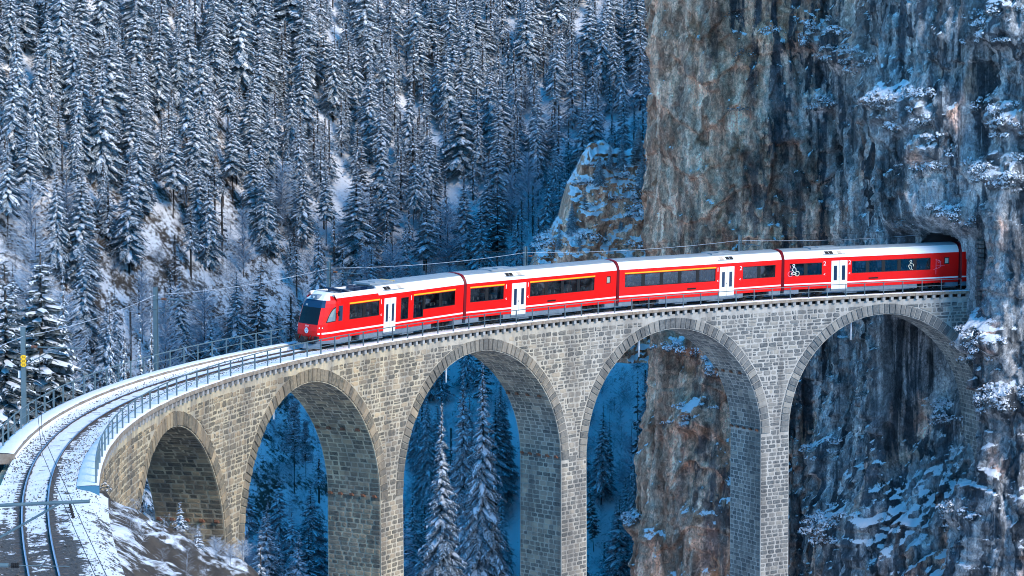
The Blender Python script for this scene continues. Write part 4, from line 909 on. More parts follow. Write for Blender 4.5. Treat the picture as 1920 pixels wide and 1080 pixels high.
# three passengers seated behind the long window of the third carriage
def person_mesh(shirt):
    me = bpy.data.meshes.new('person'); vv = [(0, 0, 1.3), (-.06, 0, 1.55), (-.08, 0, 1.78), (-.07, 0, 1.88), (-.05, 0, 2.02), (.02, 0, 2.05), (-.08, -.2, 1.76), (.02, -.25, 1.5), (.26, -.2, 1.42), (-.08, .2, 1.76), (.02, .25, 1.5), (.26, .2, 1.42), (.42, -.11, 1.28), (.46, -.11, .88), (.58, -.11, .85), (.42, .11, 1.28), (.46, .11, .88), (.58, .11, .85), (-.04, 0, 2.14)]
    ee = [(0, 1), (1, 2), (2, 3), (3, 4), (4, 18), (4, 5), (2, 6), (6, 7), (7, 8), (2, 9), (9, 10), (10, 11), (0, 12), (12, 13), (13, 14), (0, 15), (15, 16), (16, 17)]
    me.from_pydata(vv, ee, []); o = bpy.data.objects.new('person', me); COL.objects.link(o); sk = o.modifiers.new('s', 'SKIN')
    rad = {0: .15, 1: .14, 2: .13, 3: .055, 4: .1, 5: .04, 6: .07, 7: .05, 8: .04, 9: .07, 10: .05, 11: .04, 12: .075, 13: .05, 14: .045, 15: .075, 16: .05, 17: .045, 18: .07}
    for k, q in rad.items(): me.skin_vertices[0].data[k].radius = (q, q)
    me.skin_vertices[0].data[0].use_root = True
    sb = o.modifiers.new('d', 'SUBSURF'); sb.levels = 1; sb.render_levels = 1; bpy.context.view_layer.update()
    out = bpy.data.meshes.new_from_object(o.evaluated_get(bpy.context.evaluated_depsgraph_get())); bpy.data.objects.remove(o)
    for q in (M_SKIN, shirt, M_SEAT, mat('hair', (.06, .035, .02), .8)): out.materials.append(q)
    for p in out.polygons:
        c = p.center; p.material_index = 3 if (c.z > 2.1 or (c.z > 1.95 and c.x < -.08)) else 0 if c.z > 1.87 or (c.x > .2 and 1.37 < c.z < 1.5 and abs(c.y) > .13) else 2 if c.z < 1.38 and c.x > .08 else 1
        p.use_smooth = True
    return out
for u_, f, shc, lab in ((2.0, 1, (.12, .1, .1), 'passenger in dark clothes seated behind the first pane of the long window'), (6.2, 1, (.5, .42, .2), 'passenger in pale yellow top seated behind the middle of the long window'), (9.55, -1, (.6, .3, .08), 'passenger in orange brown top seated behind the last pane before the door')):
    me = person_mesh(mat('shirt', shc, .8)); o = link('person', me); o.matrix_world = M2 @ Matrix.Translation((u_, -.93, .0)) @ Matrix.Diagonal((f, 1, 1, 1)); tag(o, lab, 'person')

# ------------------------------------------------------------------ tunnel mouth: masonry wall with an arched opening, dark bore behind
tp_ = empty('tunnel_portal', P1(77.2, 0, -1)); tag(tp_, 'dark stone tunnel mouth in the cliff where the viaduct ends', 'tunnel portal')
TW, TS, TR_ = 2.35, 2.55, 2.35                                       # half width, springing height, arch radius
PZ0, PZ1 = -9.0, 5.5
def rim(n=14): return [(-TW, -.5)] + [(-TR_ * math.cos(math.pi * k / n), TS + TR_ * math.sin(math.pi * k / n)) for k in range(n + 1)] + [(TW, -.5)]
rm = rim(); m = MB()
def PV(s, r, z): return tuple(PT(SK(r) if s == 77.0 else s, r, z).tolist())
m.add([PV(77.0, -4.3, -.5), PV(77.0, -TW, -.5), PV(77.0, -TW, TS), PV(77.0, -4.3, TS)], [(0, 1, 2, 3)])
m.add([PV(77.0, -4.3, PZ0), PV(77.0, RN - .1, PZ0), PV(77.0, RN - .1, -.5), PV(77.0, -4.3, -.5)], [(0, 1, 2, 3)])
m.add([PV(77.0, -4.3, PZ0), PV(77.0, -4.3, TS), PV(82, -4.3, TS), PV(82, -4.3, PZ0)], [(0, 1, 2, 3)])
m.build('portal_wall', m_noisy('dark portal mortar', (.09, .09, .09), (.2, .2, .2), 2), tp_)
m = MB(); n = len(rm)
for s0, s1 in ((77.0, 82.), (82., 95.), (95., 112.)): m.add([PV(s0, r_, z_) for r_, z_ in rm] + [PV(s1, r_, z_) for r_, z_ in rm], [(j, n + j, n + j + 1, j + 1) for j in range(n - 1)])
m.add([PV(112., r_, z_) for r_, z_ in rm], [tuple(range(n))]); m.build('tunnel_bore', mat('dark tunnel lining', (.05, .05, .055), .9), tp_)  # one even near-black colour over the whole bore
fl = [(r_ * 1.75, z_ if z_ <= TS and abs(r_) > 2.3 else TS + (z_ - TS) * 1.75) for r_, z_ in rm]; m = MB(); m.add([tuple(PT(SK(r_) + .3, r_, z_).tolist()) for r_, z_ in rm] + [tuple(PT(SK(r_) + .3, r_, z_).tolist()) for r_, z_ in fl], [(j, j + 1, n + j + 1, n + j) for j in range(n - 1)]); m.build('sky_gap_flange', mat('dark sky gap flange', (.04, .04, .045), .9), tp_)  # dark flange added behind the rock to block sky through the gap
z = PZ0
while z < TS + 1.6:
    h = rng.uniform(.32, .42); u = -4.3
    while u < -1.2:
        w = rng.uniform(.4, .8); e = min(-1.2, u + w); zm = z + h / 2; bad = False
        for q in (u, (u + e) / 2, e):
            if -.5 < zm and (abs(q) < TW + .45 and zm < TS or math.hypot(q, zm - TS) < TR_ + .45) or (zm < .1 and q > RN - .1): bad = True
        if not bad:
            vs = [PT(SK(r_) - d_, r_, z_) for d_, i_ in ((-.1, 0), (rng.uniform(.2, .3), .03)) for r_, z_ in ((u + .02 + i_, z + .02 + i_), (e - .02 - i_, z + .02 + i_), (e - .02 - i_, z + h - .02 - i_), (u + .02 + i_, z + h - .02 - i_))]
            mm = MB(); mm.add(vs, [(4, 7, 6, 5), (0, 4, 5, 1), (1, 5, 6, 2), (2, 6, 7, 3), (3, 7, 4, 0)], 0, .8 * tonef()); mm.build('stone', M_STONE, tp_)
        u = e
    z += h
k = 17
for j in range(9):
    a0, a1 = math.pi * j / k + .006, math.pi * (j + 1) / k - .006; mm = MB()
    vs = [PT(SK(-q * math.cos(a)) - d_, -q * math.cos(a), TS + q * math.sin(a)) for d_ in (-.1, .3) for q, a in ((TR_, a0), (TR_ + .42, a0), (TR_ + .42, a1), (TR_, a1))]
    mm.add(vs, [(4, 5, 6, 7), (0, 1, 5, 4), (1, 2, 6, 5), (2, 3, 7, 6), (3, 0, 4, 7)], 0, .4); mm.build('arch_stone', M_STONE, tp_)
m = MB(); c = P1(76.7, -3.1, 2.2); m.box(c, (.02, .2, .14)); m.box(c + Vector((.1, 0, 0)), (.1, .03, .03)); tag(m.build('white_sign', M_RWHITE), 'small blank white sign fixed to the tunnel mouth wall', 'sign')

# ------------------------------------------------------------------ trees
def branch_sheet(B0, az, r, rise, droop, wid, lift=0., tips=True):
    """tent-shaped boughs, vectorised: returns vertices (n,12,3) and one face list"""
    n = len(az); t = np.array([0, .35, .7, 1.]); wt = np.array([.18, .8, .75, .06])
    d = np.stack([np.cos(az), np.sin(az), 0 * az], -1); p = np.stack([-np.sin(az), np.cos(az), 0 * az], -1)
    rad = r[:, None] * t; zz_ = rise[:, None] * t - droop[:, None] * t ** 1.6 + lift
    C = B0[:, None, :] + d[:, None, :] * rad[..., None]; C[..., 2] += zz_
    half = (wid[:, None] * wt)[..., None]; jl = rng.uniform(.6, 1.35, (n, 4, 1)); jr = rng.uniform(.6, 1.35, (n, 4, 1))
    dz = np.zeros((n, 4, 3)); dz[..., 2] = 1
    Lf = C + p[:, None, :] * half * jl - dz * half * .45 * jl; Rt = C - p[:, None, :] * half * jr - dz * half * .45 * jr
    V = np.stack([Lf, C, Rt], 2).reshape(n, 12, 3)
    f = []
    for k in range(3): f += [(k * 3, k * 3 + 1, k * 3 + 4, k * 3 + 3), (k * 3 + 1, k * 3 + 2, k * 3 + 5, k * 3 + 4)]
    return V, np.array(f)
def stack_faces(V, f): n, m, _ = V.shape; return V.reshape(-1, 3), (f[None] + (np.arange(n) * m)[:, None, None]).reshape(-1, f.shape[1])
def conifer(h, rad, base, whorls, per, droop, snowy, seed, sparse=0., shape=1.0, detail=1):
    """crown of a spruce: needle boughs, hanging sprays beneath and snow lying on top of them"""
    global rng; keep_rng = rng; rng = np.random.default_rng(seed)
    zs_, az, rr = [], [], []
    for k in range(whorls):
        f = k / (whorls - 1); f = f ** .92; z = h * (base + (1 - base) * f); n = max(3, int(per * (1 - .55 * f)))
        for j in range(n):
            if rng.random() < sparse: continue
            zs_.append(z + rng.uniform(-.5, .5) * h / whorls); az.append(2 * math.pi * (j + rng.uniform(-.3, .3)) / n + k * 2.4)
            lowf = min(1, .55 + f * 3.2); rr.append(max(.12, rad * (1 - f) ** shape * lowf * rng.uniform(.6, 1.15) + .04 * h * (1 - f) * .2))
    zs_, az, rr = map(np.array, (zs_, az, rr)); n = len(zs_); B0 = np.stack([0 * zs_, 0 * zs_, zs_], -1)
    fr = 1 - zs_ / h; rise = rr * rng.uniform(.05, .3, n) * (1 - fr); dr = rr * droop * rng.uniform(.7, 1.25, n) * (.5 + .7 * fr); w = rr * rng.uniform(.15, .27, n) + .05
    Vs, Fs, Ms = [], [], []; off_ = 0
    def put(V, f, m):
        nonlocal off_
        v, ff = stack_faces(V, f); Vs.append(v); Fs.append(ff + off_); Ms.append(np.full(len(ff), m)); off_ += len(v)
    V, f = branch_sheet(B0, az, rr, rise, dr, w); put(V, f, 0)
    st = rng.bit_generator.state
    cv = rng.random(n) < snowy; r2 = rr * rng.uniform(.75, .98, n)
    V2, f2 = branch_sheet(B0[cv], az[cv], r2[cv], rise[cv], dr[cv] * .97, w[cv] * rng.uniform(.55, .95, cv.sum()), .05 + .02 * h / 12); 
    V2[:, 0:3] = V2[:, 0:3] + (V2[:, 3:6] - V2[:, 0:3]) * .6; put(V2, f2, 1)
    # side twigs: small drooping blades to both sides, snow on some of them
    for q in range(3 * detail):
        tq = rng.uniform(.3, .98, n); d = np.stack([np.cos(az), np.sin(az), 0 * az], -1); sg = rng.choice([-1, 1], n); p = np.stack([-np.sin(az), np.cos(az), 0 * az], -1) * sg[:, None]
        c = B0 + d * (rr * tq)[:, None]; c[:, 2] += rise * tq - dr * tq ** 1.6
        ln = (rr * rng.uniform(.2, .42, n) + .1) * (.62 if detail > 1 else 1); e = c + (d * .55 + p * .8) * ln[:, None]; e[:, 2] -= ln * rng.uniform(.25, .7, n)
        wv = np.stack([-(e - c)[:, 1], (e - c)[:, 0], 0 * tq], -1); wv /= np.linalg.norm(wv, axis=1)[:, None] + 1e-6; wv *= (ln * .22)[:, None]
        mid = (c + e) / 2; mid[:, 2] += ln * .08
        T = np.stack([c, mid + wv, e, mid - wv], 1); put(T, np.array([(0, 1, 2, 3)]), 0)
        k = rng.random(n) < snowy * .8; T2 = T[k].copy(); ctr = T2.mean(1, keepdims=True); T2 = ctr + (T2 - ctr) * .78; T2[..., 2] += .045; put(T2, np.array([(0, 1, 2, 3)]), 1)
    # hanging curtains that darken the inside
    hv = np.stack([B0 + np.stack([np.cos(az), np.sin(az), 0 * az], -1) * (rr * a)[:, None] + np.stack([0 * az, 0 * az, rise * a - dr * a ** 1.6 - b_ * (.3 * w + .05 * rr)], -1) for a, b_ in ((.1, 0), (.85, 0), (.7, 1.6), (.15, 1.9))], 1)
    put(hv, np.array([(0, 1, 2, 3)]), 0)
    rng = keep_rng
    return np.concatenate(Vs), np.concatenate(Fs), np.concatenate(Ms)
def pine(h, rad, base, clumps, snowy, seed):
    global rng; keep_rng = rng; rng = np.random.default_rng(seed); V, F, Mi = [], [], []; o = 0
    for k in range(clumps):
        f = rng.uniform(0, 1); z = h * (base + (1 - base) * f); a = rng.uniform(0, 6.28); r = rad * (1 - f * .75) * rng.uniform(.35, 1.)
        c = np.array([r * math.cos(a), r * math.sin(a), z - .12 * r]); s = rng.uniform(.35, .7) * rad * .36
        nq = 46; dirs = rng.normal(size=(nq, 3)); dirs /= np.linalg.norm(dirs, axis=1)[:, None]; P_ = c + dirs * s * np.array([1, 1, .5]) * rng.uniform(.5, 1, (nq, 1))
        t1 = rng.normal(size=(nq, 3)); t1[:, 2] *= .4; t1 /= np.linalg.norm(t1, axis=1)[:, None]; t2 = np.cross(dirs, t1) * .5; q = s * .28
        V.append(np.stack([P_ - t1 * q, P_ - t2 * q, P_ + t1 * q, P_ + t2 * q], 1).reshape(-1, 3)); F.append(np.arange(nq * 4).reshape(-1, 4) + o); Mi.append(np.where((dirs[:, 2] > .25) & (rng.random(nq) < snowy), 1, 0)); o += nq * 4
        V.append(np.array([[0, 0, z - .2 * r], [0, 0, z - .2 * r + .06 + .02 * rad], c, c + [0, 0, .04]])); F.append(np.array([[0, 1, 3, 2]]) + o); Mi.append(np.array([2])); o += 4
    rng = keep_rng; return np.concatenate(V), np.concatenate(F), np.concatenate(Mi)
def frosted(h, rad, seed, n=150):
    """leafless crown of fine rising twigs"""
    r_ = np.random.default_rng(seed); V, F = [], []; o = 0
    for k in range(n):
        f = r_.uniform(.12, 1); a = r_.uniform(0, 6.28); z = h * f * .75; L = rad * (1.15 - f * .7) * r_.uniform(.5, 1.1); up = L * r_.uniform(.4, 1.1)
        c = np.array([0, 0, z]); e = c + [L * math.cos(a), L * math.sin(a), up]; w = np.array([-math.sin(a), math.cos(a), 0]) * .025 * h / 6
        V += [c - w, c + w, e + w * .3, e - w * .3]; F.append((o, o + 1, o + 2, o + 3)); o += 4
        for q in range(3):
            t = r_.uniform(.3, .95); p = c + (e - c) * t; a2 = a + r_.choice([-1, 1]) * r_.uniform(.4, .9); l2 = L * .4; e2 = p + [l2 * math.cos(a2), l2 * math.sin(a2), l2 * r_.uniform(.1, .8)]; w2 = np.array([0, 0, .02 * h / 6])
            V += [p - w2, p + w2, e2 + w2 * .4, e2 - w2 * .4]; F.append((o, o + 1, o + 2, o + 3)); o += 4
    return np.array(V), np.array(F), np.zeros(len(F), int)
def trunk_me(h, r):
    m = MB(); m.tube([(0, 0, -1.5), (0, 0, h * .3), (.02 * h * .2, 0, h * .7), (0, 0, h * .97)], r, 7, 0, False, r * .12); return m.mesh('trunk', [M_BARK], True)
PROTO = {}
def reg(key, data, h, r, mats, look): PROTO[key] = dict(data=data, h=h, tr=trunk_me(h, r), me=npmesh('crown', *data[:2], mats, data[2]), mats=mats, look=look)
MS = [M_NEED, M_TSNOW, M_BARK]; MP = [M_NEED2, M_TSNOW, M_BARK]
for i in range(4): reg('full%d' % i, conifer(13, 2.7 + .25 * i, .10, 28 + i, 11, .62, .9, 100 + i, 0, 1., 2), 13, .17, MS, 'broad')
for i in range(3): reg('slim%d' % i, conifer(13, 2.0 + .2 * i, .14, 29, 10, .78, .9, 110 + i, 0, 1., 2), 13, .15, MS, 'slender')
for i in range(3): reg('bare%d' % i, conifer(14, 2.3 + .2 * i, .38, 20, 10, .68, .85, 120 + i, 0, 1., 2), 14, .16, MS, 'bare-trunked')
for i in range(2): reg('thin%d' % i, conifer(13, 2.0, .2, 22, 8, .35, .9, 130 + i, .25), 13, .13, [M_TWIG, M_TSNOW, M_BARK], 'thin frosted')
reg('big0', conifer(26, 4.6, .06, 48, 17, .8, .72, 140, 0, 1.0, 4), 26, .32, MS, 'tall dark'); reg('big1', conifer(24, 3.8, .1, 46, 15, .85, .74, 141, 0, 1.0, 4), 24, .3, MS, 'tall dark')
reg('pine0', pine(11, 2.6, .12, 330, .5, 150), 11, .2, MP, 'broad pine'); reg('pine1', pine(12, 2.2, .45, 170, .3, 151), 12, .16, MS, 'dark pine')
reg('old0', conifer(13, 3.3, .03, 34, 14, .45, .5, 155, .12, .8, 4), 13, .2, MP, 'broad'); reg('old1', conifer(13, 2.8, .03, 32, 13, .5, .55, 156, .15, .85, 4), 13, .2, MP, 'broad')
reg('small0', conifer(3.2, 1.1, .04, 12, 9, .5, .9, 160), 3.2, .06, MP, 'small'); reg('small1', conifer(3.2, 1.0, .04, 11, 8, .45, .98, 161), 3.2, .05, MS, 'small')
reg('lacy0', frosted(13, 2.6, 172, 230), 13, .12, [M_FROST], 'leafless'); reg('lacy1', frosted(12, 2.2, 173, 210), 12, .1, [M_FROST], 'leafless'); reg('twig0', frosted(6, 2.4, 170), 6, .07, [M_FROST], 'leafless'); reg('twig1', frosted(5, 2.6, 171), 5, .06, [M_FROST], 'leafless')
def plant(key, base, h, label, group, wide=1., rz=None, cat='tree', name='spruce_tree', up=None):
    P_ = PROTO[key]; k = h / P_['h']; t = empty(name, base, rnd.uniform(0, 6.28) if rz is None else rz); t.scale = (k * wide, k * wide, k); tag(t, label, cat, group)
    link('trunk', P_['tr'], t, False); link('crown', P_['me'], t, False); return t

def ground_z(x, y): return float(H(np.array([[x]]), np.array([[y]]))[0, 0])
# trees one can point at
HAND = [('old0', 75, 455, 128, 'broad snowy pine behind the mast with yellow plates', 'pine_tree', 1.25), ('old1', 8, 480, 122, 'broad snowy pine cut by the left edge of the photo beside the yellow plates', 'pine_tree', 1.3), ('big1', 118, 500, 165, 'tall dark spruce just right of the pine with the yellow plates', 'spruce_tree', .8),
        ('big1', 205, 545, 185, 'dark spruce left of the mast, behind the far railing', 'spruce_tree', .62), ('big0', 232, 590, 192, 'shorter dark spruce between the mast and a taller dark spruce', 'spruce_tree', .6), ('big1', 283, 562, 182, 'dark spruce directly behind the mast on the empty stretch', 'spruce_tree', .6),
        ('full1', 262, 608, 176, 'small dark spruce just left of the second mast', 'spruce_tree', .7), ('full2', 462, 595, 260, 'small lone spruce in the frosted brush left of the cab', 'spruce_tree', .9), ('full0', 375, 600, 268, 'small spruce half hidden in the frosted brush', 'spruce_tree', .9),
        ('pine1', 551, 752, 225, 'dark bare-stemmed pine seen through the second arch', 'pine_tree', .8), ('pine1', 573, 790, 226, 'thinner dark pine leaning beside another in the second arch', 'pine_tree', .6), ('full0', 488, 1005, 160, 'snowy spruce top at the foot of the second arch', 'spruce_tree', 1.),
        ('big0', 828, 762, 212, 'large dark snowy spruce filling the lower part of the third arch', 'spruce_tree', .95), ('big1', 905, 672, 236, 'tall spruce under the crown of the third arch', 'spruce_tree', .95), ('big0', 868, 690, 246, 'tall spruce left of centre high in the third arch', 'spruce_tree', .9), ('big1', 938, 700, 240, 'dark spruce close to the right pier of the third arch', 'spruce_tree', .9), ('big1', 800, 720, 270, 'dark spruce close to the left side of the third arch', 'spruce_tree', .9), ('bare0', 880, 720, 230, 'bare-stemmed spruce in the middle of the third arch', 'spruce_tree', .8),
        ('thin0', 1196, 680, 225, 'thin tall spruce against the snow in the fourth arch beside the red rock', 'spruce_tree', .6), ('big1', 1190, 840, 214, 'dark spruce at the foot of the rock in the fourth arch', 'spruce_tree', .8), ('thin1', 1143, 770, 230, 'thin spruce on the snow at the left of the fourth arch', 'spruce_tree', .55), ('big0', 1155, 930, 210, 'dark spruce at the bottom of the fourth arch', 'spruce_tree', .9),
        ('small0', 197, 908, 103.5, 'small green and snowy spruce at the end of the near railing', 'spruce_tree', 1.3), ('small1', 338, 985, 98, 'small snow laden spruce in front of the first arch', 'spruce_tree', 1.2), ('small1', 372, 1020, 96, 'small snow laden spruce lowest on the bank by the first arch', 'spruce_tree', 1.2)]
BASE = {551: 925, 573: 932, 938: 940, 800: 985, 880: 1010, 1196: 1000, 1190: 1110, 1143: 905, 1155: 1130, 462: 655, 375: 652}
def march(px, py):
    Ds = np.arange(150, 460, 1.); P_ = np.array([at(px, py, float(q)) for q in Ds]); below = P_[:, 2] < H(P_[:, 0][:, None], P_[:, 1][:, None])[:, 0]
    return float(Ds[np.argmax(below)]) if below.any() else 300.
for key, px, ty, D, lab, nm, wd in HAND:
    if px in BASE: D = march(px, BASE[px])
    p = at(px, ty, D); gz = ground_z(p.x, D); h = p.z - gz
    hh = max(h, 1.2); plant(key, (p.x, D, gz), hh, lab, None, wd * min(1., max(.35, PROTO[key]['h'] / hh) ** .35), name=nm)
for px, ty, D, key, lab in ((432, 1012, 97, 'twig0', 'frosted leafless bush at the foot of the first pier'), (405, 1035, 95, 'twig1', 'low frosted leafless bush on the bank below the first arch'), (455, 1055, 99, 'twig1', 'frosted leafless bush at the bottom between the first two arches')):
    p = at(px, ty, D); gz = ground_z(p.x, D); t = plant(key, (p.x, D, gz), max(1.2, p.z - gz), lab, None, .9, cat='bush', name='frosted_bush')

CLEAR = [(45, 165, 58, 48), (300, 470, 40, 60), (440, 590, 130, 60), (655, 375, 45, 40), (640, 440, 25, 70), (828, 268, 16, 32), (520, 880, 60, 190), (1150, 760, 60, 200), (200, 480, 20, 30)]
cand = []; cell = {}
tries = 30000; X = rng.uniform(-100, 75, tries); Y = rng.uniform(215, 520, tries); Z = H(X, Y); Q, Dd = proj(np.stack([X, Y, Z], -1))
for i in range(tries):
    px, py = Q[i]; x, y, z = X[i], Y[i], Z[i]
    if px < -60 or px > (1480 if y > 232 and y > 232 + (x - 14) * 1.9 else 1236) or py > 1190 or py < -10: continue
    if z > 58: continue
    if any(((px - a) / c) ** 2 + ((py - b_) / d_) ** 2 < 1 for a, b_, c, d_ in CLEAR): continue
    dens = 2.95 if py < 520 else 4.4
    if px > 1020 and 300 < py < 500 and y < 330: continue
    gx, gy = int(x // 5), int(y // 5)
    if any((x - a) ** 2 + (y - b_) ** 2 < dens ** 2 for u_ in (-1, 0, 1) for v_ in (-1, 0, 1) for a, b_ in cell.get((gx + u_, gy + v_), ())): continue
    cell.setdefault((gx, gy), []).append((x, y))
    h = float(np.clip(rng.normal(13.2, 2.9), 6.5, 20)) * (1.05 if py < 250 else 1.)
    if rng.random() < .12: h *= .6
    cand.append((x, y, z, h, px, py, Dd[i]))
def screen_h(c): return c[3] / c[6]
def visible_tree(c):
    top = proj(np.array([c[0], c[1], c[2] + c[3]]))[0]
    if top[1] > 1075: return False
    if c[4] > 1236: return False
    if 640 < top[1] and 20 < c[4] < 1080:                             # behind the spandrels: only openings show it
        ok = any(l < c[4] < r_ and top[1] > t_ - 60 for l, r_, t_ in ((245, 300, 830), (455, 600, 720), (750, 960, 660)))
        return ok or c[4] < 200 and top[1] < 700
    return True
vis = [c for c in cand if visible_tree(c)]; vis.sort(key=screen_h, reverse=True); vis += [c for c in cand if c[4] > 1236 and c[5] < 700]
print('TREES', len(cand), 'visible', len(vis))
cols_ = [(-100, 130, 'far left side'), (130, 330, 'left side'), (330, 560, 'left of the cab'), (560, 870, 'above the first carriage'), (870, 1150, 'above the second carriage'), (1150, 1300, 'beside the cliff edge')]
rows_ = [(-400, 90, 'highest'), (90, 240, 'high'), (240, 400, 'midway'), (400, 2000, 'low')]
NAMED = []
COLS_ = [(70, 'at the left edge'), (150, 'above the yellow number plates'), (240, 'left of the second mast'), (330, 'above the second mast'), (440, 'above the empty curved track'), (550, 'left of the driving cab'), (640, 'straight above the driving cab'), (740, 'above the first white door'), (870, 'above the first carriage end'), (980, 'above the second carriage door'), (1090, 'above the second carriage windows'), (9999, 'beside the cliff edge')]
ROWS_ = [(-60, 'cut by the top edge'), (40, 'at the very top'), (120, 'near the top'), (200, 'fairly high up'), (280, 'midway up'), (370, 'fairly low'), (9999, 'lowest on the slope')]
keys_up = ['full0', 'full1', 'full2', 'full3', 'slim0', 'slim1', 'slim2', 'bare1']; keys_low = ['bare0', 'bare1', 'bare2', 'slim0', 'slim1', 'full1', 'full3', 'thin0', 'thin1', 'lacy0', 'lacy1']
stuffV, stuffF, stuffM = [], [], []; off_ = 0; NI = 285
for k, c in enumerate(vis):
    x, y, z, h, px, py, D = c; topy = proj(np.array([x, y, z + h]))[0][1]
    key = rnd.choice(keys_low if topy > 230 and rnd.random() < .75 else keys_up); rz = rnd.uniform(0, 6.28); wide = rnd.uniform(.8, 1.3); sc_ = h / PROTO[key]['h']
    if k < NI:
        cl = next(n for a, n in COLS_ if px < a); rw = next(n for a, n in ROWS_ if topy < a); hw = 'tall' if h > 16 else 'short' if h < 10 else 'mid-height'
        lab = f"{hw} {PROTO[key]['look']} snowy {'tree' if key[:4] == 'lacy' else 'spruce'} {rw}, {cl}"
        NAMED.append((lab, px, plant(key, (x, y, z - .2), h, lab, 'snowy spruces on the forest slope' if key[:4] != 'lacy' else 'leafless frosted trees on the forest slope', wide, rz, name='spruce_tree' if key[:4] != 'lacy' else 'leafless_tree'))); NAMED[-1][2].rotation_euler = (rnd.gauss(0, .03), rnd.gauss(0, .03), rz)
    else:
        V, F, Mi = PROTO[key]['data']; kp = rng.random(len(F)) < .22; F, Mi = F[kp], Mi[kp]; cs_, sn_ = math.cos(rz), math.sin(rz); Vt = V * np.array([sc_ * wide, sc_ * wide, sc_]); Vt = np.stack([Vt[:, 0] * cs_ - Vt[:, 1] * sn_ + x, Vt[:, 0] * sn_ + Vt[:, 1] * cs_ + y, Vt[:, 2] + z - .2], -1)
        stuffV.append(Vt.astype(np.float32)); stuffF.append(F + off_); stuffM.append(np.where(Mi == 0, 0 if key[:4] not in ('thin', 'lacy') else 3 if key[:4] == 'thin' else 1, Mi)); off_ += len(V)
        tv = np.array([(x + a, y + b_, z - 1 + q) for q in (0, h * .9) for a, b_ in ((-.14, 0), (.14, 0), (0, .14))]); stuffV.append(tv.astype(np.float32)); stuffF.append(np.array([(0, 1, 4, 3), (1, 2, 5, 4), (2, 0, 3, 5)]) + off_); stuffM.append(np.array([2, 2, 2])); off_ += 6
by = {}
for lab, px, o in NAMED: by.setdefault(lab, []).append((px, o))
for lab, l in by.items():
    if len(l) < 2: continue
    l.sort(key=lambda q: q[0]); n = len(l)
    for j, (px, o) in enumerate(l): o['label'] = (lab + ', ' + ('leftmost' if j == 0 else 'rightmost' if j == n - 1 else 'middle one' if n == 3 else ('second', 'third', 'fourth', 'fifth', 'sixth', 'seventh', 'eighth', 'ninth', 'tenth')[j - 1] + ' from left').replace('sixth from left', 'sixth').replace('seventh from left', 'seventh')).replace('snowy spruce', 'spruce')
if stuffV: tag(link('far_forest', npmesh('far_forest', np.concatenate(stuffV), np.concatenate(stuffF), [M_NEED, M_TSNOW, M_BARK, M_TWIG], np.concatenate(stuffM))), kind='stuff')
print('stuff faces', sum(len(f) for f in stuffF))

# frosted brush on the slopes: fine leafless twigs, far too many to count
bv, bf = [], []; off_ = 0; TW_ = [frosted(3.2, 1.5, 300 + k, 34)[:2] for k in range(4)]
tries = 26000; X = rng.uniform(-80, 40, tries); Y = rng.uniform(200, 400, tries); Z = H(X, Y); Q, Dd = proj(np.stack([X, Y, Z], -1)); nb_ = 0
for i in range(tries):
    px, py = Q[i]
    if not (-20 < px < 1235 and 420 < py < 1150): continue
    if py > 700 and not (455 < px < 600 or 750 < px < 960 or 1095 < px < 1235): continue
    if vn(X[i] / 9, Y[i] / 9, 61) < .3: continue
    if nb_ > 1700: break
    V, F = TW_[i % 4]; k = rng.uniform(.5, 1.25); a = rng.uniform(0, 6.28); cs_, sn_ = math.cos(a), math.sin(a)
    bv.append(np.stack([(V[:, 0] * cs_ - V[:, 1] * sn_) * k + X[i], (V[:, 0] * sn_ + V[:, 1] * cs_) * k + Y[i], V[:, 2] * k + Z[i] - .1], -1)); bf.append(F + off_); off_ += len(V); nb_ += 1
for i in range(150):
    s_, r_ = rng.uniform(-62, -27), -rng.uniform(3.4, 15); p = PT(s_, r_, 0); V, F = TW_[i % 4]; k = rng.uniform(.12, .4)
    bv.append(V * k + np.array([p[0], p[1], ground_z(p[0], p[1]) - .05])); bf.append(F + off_); off_ += len(V)
tag(link('frosted_brush', npmesh('frosted_brush', np.concatenate(bv), np.concatenate(bf), [M_FROST, M_TWIG], rng.integers(0, 2, sum(map(len, bf))))), kind='stuff')

# rock knob with snow, left of the cliff
oc = at(1135, 455, 262); th_, ph_ = np.meshgrid(np.linspace(0, math.pi, 120), np.linspace(0, 1, 110), indexing='ij')
gx = np.linspace(-11, 8.5, 170); gz_ = np.linspace(-14, 14, 200); GX, GZ = np.meshgrid(gx, gz_, indexing='ij')
prof_ = np.interp(GX, [-11, -7.4, -5.2, -4.2, -1.8, 5.2, 8.5], [-10, -3, 1.8, 6.4, 9.4, 10.2, 8]) + 4.5 * fbm(GX / 2.2, GX * 0, 5, 71)
dep = np.sqrt(np.clip(prof_ + 2.2 - GZ, 0, 30)) * 1.9 + 4.2 * (ridge(GX / 4.5, GZ / 6, 4, 72) - .55) + 2.2 * fbm(GX / 1.3, GZ / 1.2, 4, 73) + .4 * (1 - ((GZ + 5.2 * fbm(GX / 3, GZ / 4, 3, 74)) / 2.6) % 1.0)
VO = V = np.stack([oc.x + GX, oc.y + 4 - dep, oc.z + np.minimum(GZ, prof_ + 1.8)], -1); V[..., 1] = np.where(GZ > prof_ + 1.8, oc.y + 4 + (GZ - prof_) * 1.5, V[..., 1]); n_, m_ = GX.shape; ii = np.arange(n_ * m_).reshape(n_, m_)
F = np.stack([ii[:-1, :-1], ii[1:, :-1], ii[1:, 1:], ii[:-1, 1:]], -1).reshape(-1, 4)
tag(link('rock_outcrop', npmesh('rock_outcrop', V.reshape(-1, 3), F, [M_KNOB], smooth=True)), 'brown rock knob patched with snow, between the forest and the tall cliff', 'rock outcrop')

